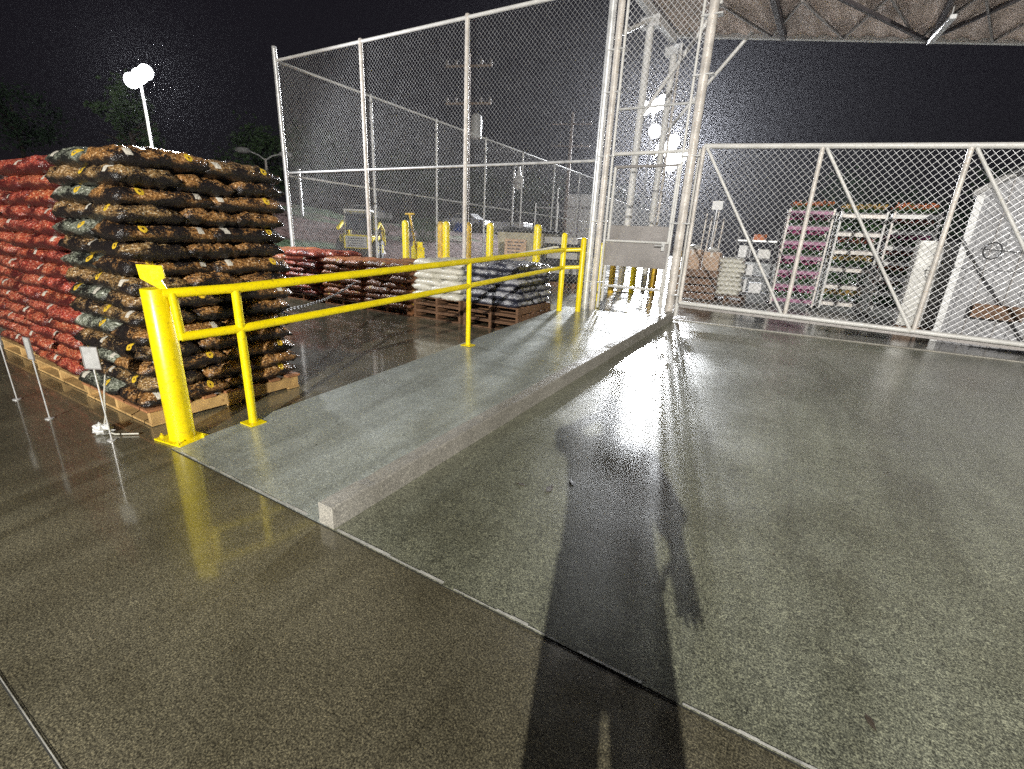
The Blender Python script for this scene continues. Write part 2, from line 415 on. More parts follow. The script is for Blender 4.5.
# ------------------------------------------------------------------ yellow handrail
def handrail():
    t = thing('handrail', 'long yellow pipe handrail with a thick end bollard along the left of the wet ramp', 'handrail', (-3.62, 1.46, 0))
    Y = M['yellow']
    bx, by = -3.665, 1.50
    mb = MB(); mb.lathe((bx, by, 0), [(.083, 0.012), (.083, 1.108), (.080, 1.112)], 28); p = mb.build('bollard', Y, t, True, origin=(bx, by, 0))
    mb = MB(); mb.box((bx, by, .008), (.29, .23, .014), R(8)); bp = mb.build('base_plate', Y, p, bevel=.003); bp.location = -p.location - t.location + Vector((0, 0, 0))
    mb = MB()
    for sx, sy in ((-1, -1), (1, -1), (1, 1), (-1, 1)): mb.lathe((bx + sx * .115, by + sy * .085, .014), [(.014, 0), (.014, .014), (.006, .016), (.006, .03)], 6)
    bt = mb.build('bolt', Y, p); bt.location = -p.location - t.location
    # bent cap tab standing on the bollard: seen face on from the lot
    ux = Vector((.80, .60, 0)) * 1.0; o = Vector((bx, by, 1.11))
    P = lambda a, h: o + ux * a + Vector((0, 0, h))
    mb = MB(); n = Vector((.6, -.8, 0)) * .007
    mb.prism([P(-.085, .158), P(.075, .155), P(.08, .075), P(.055, .06), P(.083, -.005), P(.04, -.002), P(-.075, .065)], n, -n)
    c = mb.build('cap_tab', Y, p, bevel=.002); c.location = -p.location - t.location
    # rails and posts.  the pipe axis runs up the slope
    posts = [(-3.47, 1.93), (-3.42, 4.82), (-3.45, 7.72), (-3.14, 7.86)]
    rt = 1.075; rm = .775
    a = (-3.57, 1.50)
    def top(y): return zs(y) + rt
    def mid(y): return zs(y) + rm
    k0 = Vector((-3.565, 1.62, 0))
    ends = [(a[0], a[1]), posts[0], posts[1], posts[2], posts[3]]
    mb = MB(); mb.path([(-3.60, 1.52, top(1.5)), (posts[0][0], posts[0][1], top(posts[0][1])), (posts[1][0], posts[1][1], top(posts[1][1])), (posts[2][0] + .02, posts[2][1], top(posts[2][1])), (posts[3][0], posts[3][1], top(posts[3][1]) + .01)], .034, 12)
    mb.build('top_rail', Y, t, True).location = -t.location
    mb = MB(); mb.path([(-3.555, 1.56, mid(1.56)), (posts[0][0], posts[0][1], mid(posts[0][1])), (posts[1][0], posts[1][1], mid(posts[1][1])), (posts[2][0] + .02, posts[2][1], mid(posts[2][1])), (posts[3][0], posts[3][1], mid(posts[3][1]) + .01)], .032, 12)
    mb.build('mid_rail', Y, t, True).location = -t.location
    mb = MB(); mb.tube((-3.557, 1.565, mid(1.56) - .02), (-3.575, 1.56, top(1.56)), .027, 12); mb.build('end_return', Y, t, True).location = -t.location
    for i, (x, y) in enumerate(posts):
        z0 = zs(y); hh = rt if i < 2 else (1.36 if i == 2 else 1.29); r = .031 if i < 2 else .05
        if i >= 2:
            mb = MB(); mb.lathe((x, y, z0), [(r, 0), (r, hh - .04), (r * .7, hh - .008), (r * .2, hh)], 16)
        else:
            mb = MB(); mb.tube((x, y, z0), (x, y, z0 + hh), r, 14)
        q = mb.build('post', Y, t, True); q.location = -t.location
        if i < 2:
            mb = MB(); mb.box((x, y, z0 + .009), (.15, .13, .012)); mb.build('base_plate', Y, q, bevel=.002)
    return t


handrail()


# ------------------------------------------------------------------ pallets, sacks
def pallet(loc, label, mat, mat2, sx=1.2, sy=1.3, group=None, rz=0, bot=True):
    t = thing('wooden_pallet', label, 'pallet', loc, rz, group)
    mb = MB(); n = 7
    for i in range(n):
        y = -sy / 2 + .05 + (sy - .1) * i / (n - 1); mb.box((random.uniform(-.006, .006), y, .128), (sx, .10 if i % 3 else .13, .018))
    mb.build('top_deck', mat2, t)
    for i in range(3):
        mb = MB(); x = -sx / 2 + .03 + (sx - .06) * i / 2; mb.box((x, 0, .069), (.045, sy - .01, .098)); mb.build('stringer', mat, t)
    mb = MB()
    for y in (-sy / 2 + .06, 0, sy / 2 - .06): mb.box((0, y, .010), (sx, .12, .018))
    mb.build('bottom_deck', mat, t)
    return t


def bag_mesh(name, mat, seed, L=.66, W=.44, T=.142, puff=1.0):
    rnd = random.Random(seed); nx, ny = 26, 16; mb = MB(); ox = rnd.uniform(0, 100)
    def pt(i, j, side):
        u = 2 * i / nx - 1; v = 2 * j / ny - 1
        eu = max(0, 1 - abs(u) ** 5); ev = max(0, 1 - abs(v) ** 2.8)
        th = (eu ** .42) * (ev ** .5)
        x = u * L / 2; y = v * W / 2 * (1 - .07 * abs(u) ** 6)
        p = Vector((x * 7 + ox, y * 7, side * 3))
        w = mnoise.noise(p) * .017 + mnoise.noise(p * 2.7) * .010 + mnoise.noise(p * 6.1) * .0045
        z = side * T / 2 * th + w * (1 if th > .1 else .6) + (.012 * abs(u) ** 4) * math.sin(j * 1.9 + seed)
        z -= .014 * (abs(v) ** 3 + .8 * abs(u) ** 3)                  # the ends droop over the sack below
        x += mnoise.noise(p * 1.5 + Vector((9, 9, 9))) * .012; y += mnoise.noise(p * 1.5 + Vector((3, 7, 2))) * .012
        if side > 0: z += .006 * math.sin(u * 22 + 5 * mnoise.noise(p)) * th
        return (x, y, z)
    top = [[0] * (ny + 1) for _ in range(nx + 1)]; bot = [[0] * (ny + 1) for _ in range(nx + 1)]
    for i in range(nx + 1):
        for j in range(ny + 1):
            top[i][j] = len(mb.v); mb.v.append(pt(i, j, 1))
            if 0 < i < nx and 0 < j < ny:
                bot[i][j] = len(mb.v); mb.v.append(pt(i, j, -1))
            else: bot[i][j] = top[i][j]
    for i in range(nx):
        for j in range(ny):
            mb.f.append((top[i][j], top[i + 1][j], top[i + 1][j + 1], top[i][j + 1]))
            mb.f.append((bot[i][j], bot[i][j + 1], bot[i + 1][j + 1], bot[i + 1][j]))
    me = bpy.data.meshes.new(name); me.from_pydata(mb.v, [], mb.f); me.materials.append(mat)
    for p in me.polygons: p.use_smooth = True
    return me


BAGS = {k: [bag_mesh('sack_' + k, M['bag_' + k], 10 * i + s, T=.158) for s in range(5)] for i, k in enumerate(('black', 'red', 'brown', 'white', 'navy', 'grey'))}
ORD = ['bottom', 'second', 'third', 'fourth', 'fifth', 'sixth', 'seventh', 'eighth', 'ninth', 'tenth', 'eleventh', 'twelfth', 'thirteenth', 'fourteenth', 'fifteenth', 'sixteenth']


def stack(cx, cy, z0, layers, pitch, kind, word, where, group, sx=1.2, sy=1.3, keep=lambda px, py, top: True, tint=None, sag=0.0, jit=.02, lean=(0, 0), front=None):
    """pinwheel stack: three sacks across on one half, two lengthwise on the other, turned every layer"""
    rnd = random.Random(hash((round(cx, 2), round(cy, 2), layers)) % 9999)
    bl = sx * .585; bw = sx - bl
    for l in range(layers):
        flip = -1 if l % 2 else 1
        top = l == layers - 1
        it = []
        for k in (-1, 0, 1): it.append((-flip * (sx / 2 - bl / 2), k * sy / 3, 0, bl, sy / 3))
        for k in (-1, 1): it.append((flip * (sx / 2 - bw / 2), k * sy / 4, 90, sy / 2, bw))
        for (px, py, rz, L, W) in it:
            if not keep(px, py, top): continue
            me = rnd.choice(BAGS[front if front and py < -sy * .3 and px < sx * .15 else kind])
            o = bpy.data.objects.new('bag', me); COL.objects.link(o)
            shr = 1 - .05 * l / max(layers, 1)
            o.location = (cx + px * shr + lean[0] * l + rnd.gauss(0, jit * .6), cy + py * shr + lean[1] * l + rnd.gauss(0, jit * .6), z0 + pitch * (l + .5) + rnd.gauss(0, .004) - sag * l)
            o.rotation_euler = (rnd.gauss(0, .02), rnd.gauss(0, .02), R(rz + rnd.choice((0, 180))) + rnd.gauss(0, jit * 1.6))
            o.scale = (L / .66 * 1.05, W / .44 * 1.06, pitch / .122 * 1.0)
            o.color = (*(tint(px, py, rnd) if tint else (1, 1, 1)), 1)
            fx = 'left' if px < -sx * .12 else ('right' if px > sx * .12 else 'middle')
            fy = 'front' if py < -sy * .12 else ('rear' if py > sy * .12 else 'middle')
            pos = {('left', 'front'): 'front left corner', ('right', 'front'): 'front right corner', ('left', 'rear'): 'rear left corner', ('right', 'rear'): 'rear right corner', ('left', 'middle'): 'middle of left side', ('right', 'middle'): 'middle of right side'}.get((fx, fy), 'centre')
            tag(o, f"{word} at {pos}, {'top' if top else ORD[l]} layer of {where}", 'bag', group)


gold = lambda px, py, r: ((1.0, .72, .38) if px > .2 and r.random() < .8 else (.9, .9, .85)) if py > -.35 or px > .35 else (.8, .86, .78)
P0 = .142
PITCH = .126
pallet((-4.66, 2.12, .004), 'pine pallet under the tall black sack stack, its corner beside the yellow bollard', M['wood'], M['woodred'], group='pallets under the near stacks')
stack(-4.66, 2.12, .146, 15, PITCH, 'black', 'black bark bag', 'the tall black stack', 'bags in the tall black stack', keep=lambda px, py, top: top or py < -.3 or px > .15, tint=gold, lean=(.001, .004), front='grey')
pallet((-5.96, 2.15, .004), 'pine pallet under the tall red sack stack at the left edge', M['wood'], M['wood'], group='pallets under the near stacks')
stack(-5.96, 2.15, .146, 15, PITCH * .985, 'red', 'red mulch bag', 'the tall red stack', 'bags in the tall red stack', keep=lambda px, py, top: top or py < -.3, tint=lambda px, py, r: (1, r.uniform(.6, 1), r.uniform(.6, .95)), lean=(.0, .004))
pallet((-7.30, 2.22, .004), 'pine pallet farthest left in the near row, beyond the red stack', M['wood'], M['wood'], group='pallets under the near stacks')
stack(-7.30, 2.22, .146, 13, PITCH * .985, 'red', 'red mulch bag', 'far left red stack', 'bags in the far left red stack', keep=lambda px, py, top: top or py < -.3)

# far row in front of the fence
far = 'pallets in the row before the fence'
for k in range(3):
    pallet((-4.33, 7.36, .003 + .139 * k), ['lowest', 'middle', 'upper'][k] + ' of three dark pallets under the low navy sack stack', M['wooddark'], M['wooddark'], 1.15, 1.24, far)
    pallet((-5.52, 7.36, .003 + .139 * k), ['lowest', 'middle', 'upper'][k] + ' of three dark pallets under the low white sack stack', M['wooddark'], M['wooddark'], 1.12, 1.24, far)
front = lambda px, py, top: top or py < -.28
stack(-4.33, 7.36, .42, 6, .118, 'navy', 'navy and white bag', 'the low navy stack', 'bags in the low navy stack', 1.15, 1.28, lambda px, py, top: top or py < -.28 or px > .15, tint=lambda px, py, r: (1, 1, 1), jit=.03)
stack(-5.52, 7.36, .42, 6, .112, 'white', 'white bag', 'the low white stack', 'bags in the low white stack', 1.12, 1.28, front, jit=.045)
pallet((-6.74, 7.30, .003), 'dark pallet under the low dark stack left of the white stack', M['woodred'], M['wooddark'], 1.15, 1.24, far)
stack(-6.74, 7.30, .146, 7, .121, 'brown', 'dark brown bag', 'low dark brown stack', 'bags in the low dark brown stack', 1.15, 1.28, front, tint=lambda px, py, r: (.6, .62, .66), jit=.03)
pallet((-7.98, 7.28, .003), 'dark pallet under the low orange brown sack stack', M['woodred'], M['wooddark'], 1.15, 1.24, far)
stack(-7.98, 7.28, .146, 7, .117, 'brown', 'orange brown bag', 'low orange brown stack', 'bags in the low orange brown stack', 1.15, 1.28, front, tint=lambda px, py, r: (1.2, .85, .7), jit=.03)
pallet((-9.25, 7.25, .003), 'dark pallet under the low red sack stack before the fence corner', M['woodred'], M['wooddark'], 1.15, 1.24, far)
stack(-9.25, 7.25, .146, 8, .115, 'red', 'dull red bag', 'low dull red stack', 'bags in the low red stack', 1.15, 1.28, front, tint=lambda px, py, r: (.75, .6, .6), jit=.05)
pallet((-10.5, 7.25, .003), 'dark pallet leftmost in the low row before the fence', M['woodred'], M['wooddark'], 1.15, 1.24, far)
stack(-10.5, 7.25, .146, 8, .115, 'brown', 'maroon bag', 'leftmost low stack', 'bags in the leftmost low stack', 1.15, 1.28, front, tint=lambda px, py, r: (1.1, .6, .6), jit=.05)

# chain sagging between the near stack and the row by the fence
mb = MB(); A, B = Vector((-5.0, 2.95, .62)), Vector((-7.45, 6.55, .55)); nl = 70
pts = []
for i in range(nl + 1):
    t = i / nl; p = A.lerp(B, t); p.z -= .12 * 4 * t * (1 - t); pts.append(p)
for i in range(nl):
    a, b_ = pts[i], pts[i + 1]; d = (b_ - a); u = d.normalized().cross(Vector((0, 0, 1))).normalized() if i % 2 else Vector((0, 0, 1))
    c = (a + b_) / 2; dd = d.normalized()
    loop = [c + dd * (.036 * math.cos(k * math.pi / 4)) + u * (.017 * math.sin(k * math.pi / 4)) for k in range(8)]
    for k in range(8): mb.tube(loop[k], loop[(k + 1) % 8], .006, 5, cap=False)
tag(mb.build('plastic_chain', M['white'], smooth=True), 'thin pale chain hanging behind the tall black stack', 'chain')

# price signs on thin stakes
for i, (x, y, h, w, hh, rz, lab) in enumerate(((-4.03, 1.20, .70, .105, .15, 30, 'grey sign on a thin stake before the black stack, nearest the yellow bollard'), (-4.86, 1.10, .66, .07, .165, 8, 'grey sign on a thin stake before the red stack, middle of the three'), (-5.60, 1.10, .66, .07, .16, 12, 'grey sign on a thin stake at the left edge of the photo'))):
    t = thing('price_sign', lab, 'sign', (x, y, 0), R(rz), 'grey stake signs before the near stacks')
    mb = MB(); mb.tube((0, 0, .004), (-.006, 0, h - hh + .02), .0055, 8); mb.lathe((0, 0, 0), [(.03, .001), (.03, .006), (.006, .010)], 12); mb.build('stake', M['galv'], t, True)
    mb = MB(); mb.box((0, -.008, h - hh / 2), (w, .004, hh)); mb.build('placard', M['greysign'], t, bevel=.001)
    mb = MB()
    for e in (-1, 1): mb.box((e * (w / 2 + .003), -.008, h - hh / 2), (.006, .009, hh + .012))
    for e in (-1, 1): mb.box((0, -.008, h - hh / 2 + e * (hh / 2 + .003)), (w, .0085, .006))
    mb.build('sign_frame', M['plate'], t)

# loose strap and crumpled film by the pallet corner
mb = MB(); mb.path([(-4.52, 1.40, .36), (-4.40, 1.33, .24), (-4.28, 1.27, .10), (-4.22, 1.22, .02), (-4.1, 1.25, .012), (-3.98, 1.35, .012)], .006, 6)
tag(mb.build('strap', M['bag_white'], smooth=True), 'loose pale strap drooping from the black stack over its pallet', 'strap')
mb = MB(); mb.ball((0, 0, .03), (.075, .055, .035), 16, 10)
for i, p in enumerate(mb.v):
    q = Vector(p); w = 1 + .5 * mnoise.noise(q * 40) + .35 * mnoise.noise(q * 90 + Vector((4, 2, 1))); mb.v[i] = (q.x * w, q.y * w, max(.002, q.z * w))
o = mb.build('plastic_film', M['poly']); o.location = (-4.22, 1.22, 0)
tag(o, 'crumpled scrap of clear film on the ground by the black stack pallet', 'plastic scrap')


# ------------------------------------------------------------------ chain-link work
def mesh_wires(o, u, w, z0, z1, step, r, nrm):
    """two families of slanted wires clipped to a w by (z1-z0) panel starting at o along u"""
    mb = MB(); o = Vector(o); u = Vector(u).normalized(); nrm = Vector(nrm); h = z1 - z0; asp = 1.05
    for sgn in (1, -1):
        k = -h / asp
        while k < w + h / asp:
            # u = k + sgn*(z)/asp  for sgn=1 ; for -1: u = k + h/asp*0 ...
            a0, a1 = (k, 0.0), (k + h / asp, h)
            if sgn < 0: a0, a1 = (k + h / asp, 0.0), (k, h)
            (x0, y0), (x1, y1) = a0, a1
            if x0 > x1: (x0, y0), (x1, y1) = (x1, y1), (x0, y0)
            if x1 > 0 and x0 < w:
                if x0 < 0: y0 = y0 + (y1 - y0) * (0 - x0) / (x1 - x0); x0 = 0
                if x1 > w: y1 = y0 + (y1 - y0) * (w - x0) / (x1 - x0); x1 = w
                if abs(x1 - x0) > .02:
                    q = nrm * (r * .55 * sgn)
                    mb.tube(o + u * x0 + Vector((0, 0, z0 + y0)) + q, o + u * x1 + Vector((0, 0, z0 + y1)) + q, r, 4, cap=False)
            k += step
    return mb


FT, FM = 5.40, 2.89
# tall fence along the gate line
t = thing('chain_link_fence', 'tall chain link fence facing the lot behind the low sack stacks', 'fence', (-11.75, GY, 0), 0, 'tall fence runs')
L0 = -t.location
def part(mb, name, mat, par, smooth=True, bevel=0):
    o = mb.build(name, mat, par, smooth, bevel); r = par
    while r.parent: r = r.parent
    if par.parent is None: o.location = -par.location
    return o
for x, top, r in ((-11.75, FT + .25, .055), (-8.80, FT, .045), (-5.99, FT, .045)):
    mb = MB(); mb.lathe((x, GY, 0), [(r, 0), (r, top), (r * 1.15, top + .005), (r * .9, top + .05), (.01, top + .07)], 14); part(mb, 'fence_post', M['galv'] if x < -11 else M['cream'], t)
mb = MB(); mb.tube((-11.75, GY, FT), (-3.2, GY, FT), .033, 10); part(mb, 'top_rail', M['whitepaint'], t)
mb = MB(); mb.tube((-11.75, GY, FM), (-3.2, GY, FM), .026, 10); part(mb, 'mid_rail', M['galv'], t)
part(mesh_wires((-11.72, GY + .045, 0), (1, 0, 0), 8.5, .36, FT, .085, .0015, (0, 1, 0)), 'wire_mesh', M['wiredim'], t, False)
# side run going back
t = thing('chain_link_fence', 'tall chain link fence receding along the far left of the yard', 'fence', (-11.75, GY + .1, 0), 0, 'tall fence runs')
ys = [11.32, 14.40, 17.60, 20.8, 24.3, 27.8, 31.2, 34.6, 38.0, 41.5, 45, 48.5, 52]
for y in ys:
    mb = MB(); mb.lathe((-11.75, y, .3), [(.045, 0), (.045, FT - .3), (.05, FT - .29), (.02, FT - .24)], 10); part(mb, 'fence_post', M['galv'], t)
mb = MB(); mb.tube((-11.75, GY + .06, FT), (-11.75, 52, FT), .033, 8); part(mb, 'top_rail', M['whitepaint'], t)
mb = MB(); mb.tube((-11.75, GY + .06, FM - .05), (-11.75, 52, FM - .25), .028, 8); part(mb, 'mid_rail', M['whitepaint'], t)
part(mesh_wires((-11.79, GY + .1, 0), (0, 1, 0), 43.7, .36, FT, .10, .0016, (1, 0, 0)), 'wire_mesh', M['wiredim'], t, False)

# gate portal: clusters of tall pipes either side of the walk gate
def portal(name, label, pipes, ht, bands):
    t = thing(name, label, 'post', (pipes[0][0], pipes[0][1], ZT), 0, 'tall post clusters beside the walk gate')
    for (x, y, r, mt, h, z0) in pipes:
        mb = MB(); mb.tube((x, y, z0), (x, y, h), r, 14); part(mb, 'pipe', mt, t)
    for z in bands:
        mb = MB()
        xs = sorted(p[0] for p in pipes); y = pipes[0][1]
        mb.box(((xs[0] + xs[-1]) / 2, y - .0, z), (xs[-1] - xs[0] + .05, .13, .022)); part(mb, 'hinge_band', M['galv'], t, False, .004)
    return t


pl = portal('gate_post', 'left cluster of tall pale pipes at the walk gate, beside the handrail end', [(-3.16, GY, .062, M['galv'], 8.2, .3), (-3.01, GY - .02, .055, M['cream'], 8.2, .3), (-2.90, GY - .03, .022, M['whitepaint'], 8.2, ZT + .05)], 8, (.85, 1.9, 2.95, 3.9, 4.5))
pr = portal('gate_post', 'right cluster of tall pipes at the walk gate, at the kerb end', [(-1.62, GY, .07, M['cream'], 8.2, .3), (-1.50, GY + .03, .035, M['whitepaint'], 3.0, ZT + .05), (-1.755, GY - .02, .02, M['whitepaint'], 8.2, ZT + .05)], 8, (.75, 1.9, 2.9, 4.0, 4.75))
# mesh panel above the walk gate, on its own rails
t = thing('overhead_panel', 'chain link panel above the walk gate between the tall pipes', 'fence panel', (-2.3, GY, 3))
mb = MB(); mb.tube((-2.92, GY, 2.98), (-1.66, GY, 2.98), .032, 10); part(mb, 'bottom_rail', M['whitepaint'], t)
mb = MB(); mb.tube((-2.92, GY, 3.65), (-1.66, GY, 3.65), .02, 10); part(mb, 'cross_rail', M['galv'], t)
part(mesh_wires((-2.92, GY + .03, 0), (1, 0, 0), 1.28, 2.98, 8.0, .09, .0032, (0, 1, 0)), 'wire_mesh', M['wire'], t, False)
# the walk gate
t = thing('walk_gate', 'narrow chain link walk gate with a grey sheet plate across its middle', 'gate', (-2.3, GY, ZT))
gx0, gx1, gz0, gz1 = -2.84, -1.79, .52, 2.78
mb = MB()
for x in (gx0, gx1): mb.tube((x, GY, gz0), (x, GY, gz1), .026, 10)
part(mb, 'stile', M['whitepaint'], t)
mb = MB(); mb.tube((gx0, GY, gz1), (gx1, GY, gz1), .024, 10); part(mb, 'top_rail', M['plate'], t)
mb = MB(); mb.tube((gx0, GY, .80), (gx1, GY, .80), .022, 10); part(mb, 'bottom_rail', M['whitepaint'], t)
mb = MB(); mb.box(((gx0 + gx1) / 2, GY - .03, 1.37), (gx1 - gx0 + .06, .006, .42)); part(mb, 'sheet_plate', M['plate'], t, False)
mb = MB(); mb.box(((gx0 + gx1) / 2, GY + .035, 1.71), (gx1 - gx0 + .02, .006, .27)); part(mb, 'sheet_plate', M['plate'], t, False)
mb = MB(); mb.tube((gx0 - .02, GY - .045, 1.585), (gx1 + .02, GY - .045, 1.585), .020, 10); part(mb, 'plate_rail', M['whitepaint'], t)
part(mesh_wires((gx0, GY + .01, 0), (1, 0, 0), gx1 - gx0, 1.85, gz1, .09, .0034, (0, 1, 0)), 'wire_mesh', M['wire'], t, False)
mb = MB(); mb.box((gx1 - .06, GY - .06, 1.52), (.05, .05, .13)); mb.tube((gx1 - .06, GY - .08, 1.54), (gx1 - .06, GY - .16, 1.54), .010, 8); mb.tube((gx1 - .06, GY - .155, 1.54), (gx1 - .18, GY - .155, 1.54), .010, 8); part(mb, 'latch', M['galv'], t)

# the sliding gate: bays 1.6 m wide, brace in each bay
t = thing('sliding_gate', 'long cantilever sliding chain link gate with slanted braces across the drive', 'gate', (-1.45, GY - .06, ZT))
gy = GY - .09
B0, B1, step, nb = .64, 3.02, 1.555, 5
zb = lambda x: B0 - .018 * (x + 1.44)
zt = lambda x: B1 - .045 * (x + 1.44)          # the free end of the gate hangs a little
xg = [-1.44 + step * i for i in range(nb + 1)]
mb = MB(); mb.tube((xg[0], gy, B1), (xg[-1], gy, zt(xg[-1])), .036, 12); part(mb, 'top_rail', M['whitepaint'], t)
mb = MB(); mb.tube((xg[0], gy, B0), (xg[-1], gy, zb(xg[-1])), .034, 12); part(mb, 'bottom_rail', M['whitepaint'], t)
mb = MB(); mb.prism([(xg[0], gy + .03, B0 - .08), (xg[-1], gy + .03, zb(xg[-1]) - .08), (xg[-1], gy + .03, zb(xg[-1]) - .03), (xg[0], gy + .03, B0 - .03)], (0, 0, 0), (0, .05, 0)); part(mb, 'roller_track', M['plate'], t, False)
for i, x in enumerate(xg):
    mb = MB(); mb.tube((x, gy, zb(x)), (x, gy, zt(x)), .03, 12); part(mb, 'upright', M['cream'], t)
    if i < nb:
        mb = MB(); mb.tube((x + .05, gy - .012, zt(x) - .03), (x + step - .05, gy - .012, zb(x + step) + .03), .021, 10); part(mb, 'brace', M['whitepaint'], t)
wm = mesh_wires((xg[0], gy + .04, 0), (1, 0, 0), xg[-1] - xg[0], B0, B1, .088, .0024, (0, 1, 0))
wm.v = [(p[0], p[1], zb(p[0]) + (p[2] - B0) / (B1 - B0) * (zt(p[0]) - zb(p[0]))) for p in wm.v]
part(wm, 'wire_mesh', M['wire'], t, False)
mb = MB(); mb.tube((2.05, gy - .035, 1.69), (2.95, gy - .035, 1.62), .006, 6); part(mb, 'cable', M['dark'], t)
mb = MB()
c = Vector((2.17, gy - .04, 1.67)); pr_ = [c + Vector((.085 * math.cos(k * R(20)), 0, .10 * math.sin(k * R(20)))) for k in range(19)]
mb.path(pr_, .008, 6); part(mb, 'cable_loop', M['dark'], t)

# ------------------------------------------------------------------ canopy over the yard
CZ = 6.5
t = thing('canopy', 'high brown metal canopy roof on pale steel posts above the gates', 'canopy', (-3.5, 13.7, ZT))
c0, c1, c2, c3 = Vector((-3.35, 13.45, CZ)), Vector((14, 20.8, CZ - .35)), Vector((14, 10.5, CZ - .35)), Vector((-3.75, 9.4, CZ))
mb = MB(); nr = 150            # ribbed metal deck
for i in range(nr + 1):
    s_ = i / nr; a = c0.lerp(c1, s_); b_ = c3.lerp(c2, s_); dz = .045 if (i // 2) % 2 else 0
    mb.v += [tuple(a + Vector((0, 0, dz))), tuple(b_ + Vector((0, 0, dz))), tuple(a + Vector((0, 0, .16))), tuple(b_ + Vector((0, 0, .16)))]
for i in range(nr):
    k = i * 4; mb.f += [(k, k + 1, k + 5, k + 4), (k + 2, k + 6, k + 7, k + 3), (k, k + 4, k + 6, k + 2), (k + 1, k + 3, k + 7, k + 5)]
part(mb, 'roof_deck', M['soffit'], t, False)
def beam(a, b, w, h, name, mat):
    a, b = Vector(a), Vector(b); d = (b - a); u = d.normalized(); n = u.cross(Vector((0, 0, 1))).normalized() * (w / 2)
    mb = MB(); mb.prism([a - n - Vector((0, 0, h)), a + n - Vector((0, 0, h)), a + n, a - n], (0, 0, 0), d); part(mb, name, mat, t, False)
beam(c0 + Vector((-.1, .03, .20)), c1 + Vector((0, .03, .20)), .10, .25, 'edge_beam', M['whitepaint'])
beam(c0 + Vector((-.1, -.1, -.006)), c3 + Vector((-.05, 0, -.006)), .12, .2, 'edge_beam', M['galv'])
for k in (.13, .3, .47, .64): beam(c0.lerp(c1, k) + Vector((0, -.15, -.006)), c3.lerp(c2, k) + Vector((0, .1, -.006)), .1, .16, 'purlin', M['rustbeam'])
beam(c0.lerp(c1, .3) + Vector((0, -.2, -.02)), c3.lerp(c2, .5) + Vector((0, .1, -.02)), .06, .07, 'sway_brace', M['rustbeam'])
beam(c0.lerp(c1, .3) + Vector((0, -.2, -.09)), c3.lerp(c2, .1) + Vector((0, .1, -.09)), .06, .07, 'sway_brace', M['rustbeam'])
for k in range(7):
    a_, b_ = .03 + k * .085, .03 + (k + .5) * .085
    beam(c0.lerp(c1, a_) + Vector((0, -.12, -.03)), c0.lerp(c1, b_).lerp(c3.lerp(c2, b_), .42) + Vector((0, 0, -.03)), .04, .05, 'sway_brace', M['plate'])
    beam(c0.lerp(c1, a_ + .085) + Vector((0, -.12, -.036)), c0.lerp(c1, b_).lerp(c3.lerp(c2, b_), .42) + Vector((0, 0, -.036)), .04, .05, 'sway_brace', M['plate'])
for (x, y) in ((-3.48, 13.62), (-3.62, 11.85)):
    mb = MB(); mb.tube((x, y, ZT), (x, y, CZ - .2), .085, 14); col = part(mb, 'column', M['whitepaint'], t)
    mb = MB(); mb.box((x, y, CZ - .28), (.42, .2, .22)); part(mb, 'bracket', M['galv'], col, False, .006)
    mb = MB(); mb.box((x, y, ZT + .02), (.36, .36, .03)); part(mb, 'foot_plate', M['galv'], col, False, .006)
mb = MB(); mb.tube((-3.33, 13.62, ZT), (-3.33, 13.62, CZ - .2), .035, 10); part(mb, 'downpipe', M['cream'], t)
for a, b_ in (((-3.62, 11.85, 4.35), (-2.2, 11.9, CZ - .1)), ((-3.48, 13.6, 4.3), (-1.75, 13.7, CZ - .1)), ((-3.62, 9.6, 5.2), (-3.62, 11.8, CZ - .25))):
    mb = MB(); mb.tube(a, b_, .045, 10); part(mb, 'knee_brace', M['whitepaint'], t)
o = MB().box((1.9, 15.0, 0), (.11, 1.3, .08)).build('strip_light', M['white'], None, False, .01, origin=(1.9, 15.0, 0)); o.location = (1.85, 14.3, CZ - .38); o.rotation_euler = (0, 0, R(4))
mb = MB()
for s_ in (-1, 1): mb.tube((0, s_ * .5, .04), (0, s_ * .5, .25), .012, 6)
h_ = mb.build('hanger', M['galv'], o)
tag(o, 'unlit grey strip light hanging under the canopy roof', 'strip light')


# ------------------------------------------------------------------ lit lamps
def emis(name, col, s):
    mt = bpy.data.materials.new(name); mt.use_nodes = True; nt = mt.node_tree; nt.nodes.clear()
    e = N(nt, 'ShaderNodeEmission', Strength=s); e.inputs['Color'].default_value = (*col, 1); o_ = nt.nodes.new('ShaderNodeOutputMaterial'); nt.links.new(e.outputs[0], o_.inputs[0]); return mt


M['lens'] = emis('lit lamp lens', (.90, .94, 1.0), 28)
M['lensdim'] = emis('lit lamp lens weak', (.95, .96, 1.0), 9)


def spot(loc, target, power, ang, size, col, blend=.4):
    l = bpy.data.lights.new('lamp_light', 'SPOT'); l.energy = power; l.spot_size = R(ang); l.spot_blend = blend; l.shadow_soft_size = size; l.color = col
    o = bpy.data.objects.new('lamp_light', l); COL.objects.link(o); o.location = loc
    o.rotation_euler = (Vector(target) - Vector(loc)).to_track_quat('-Z', 'Y').to_euler(); return o


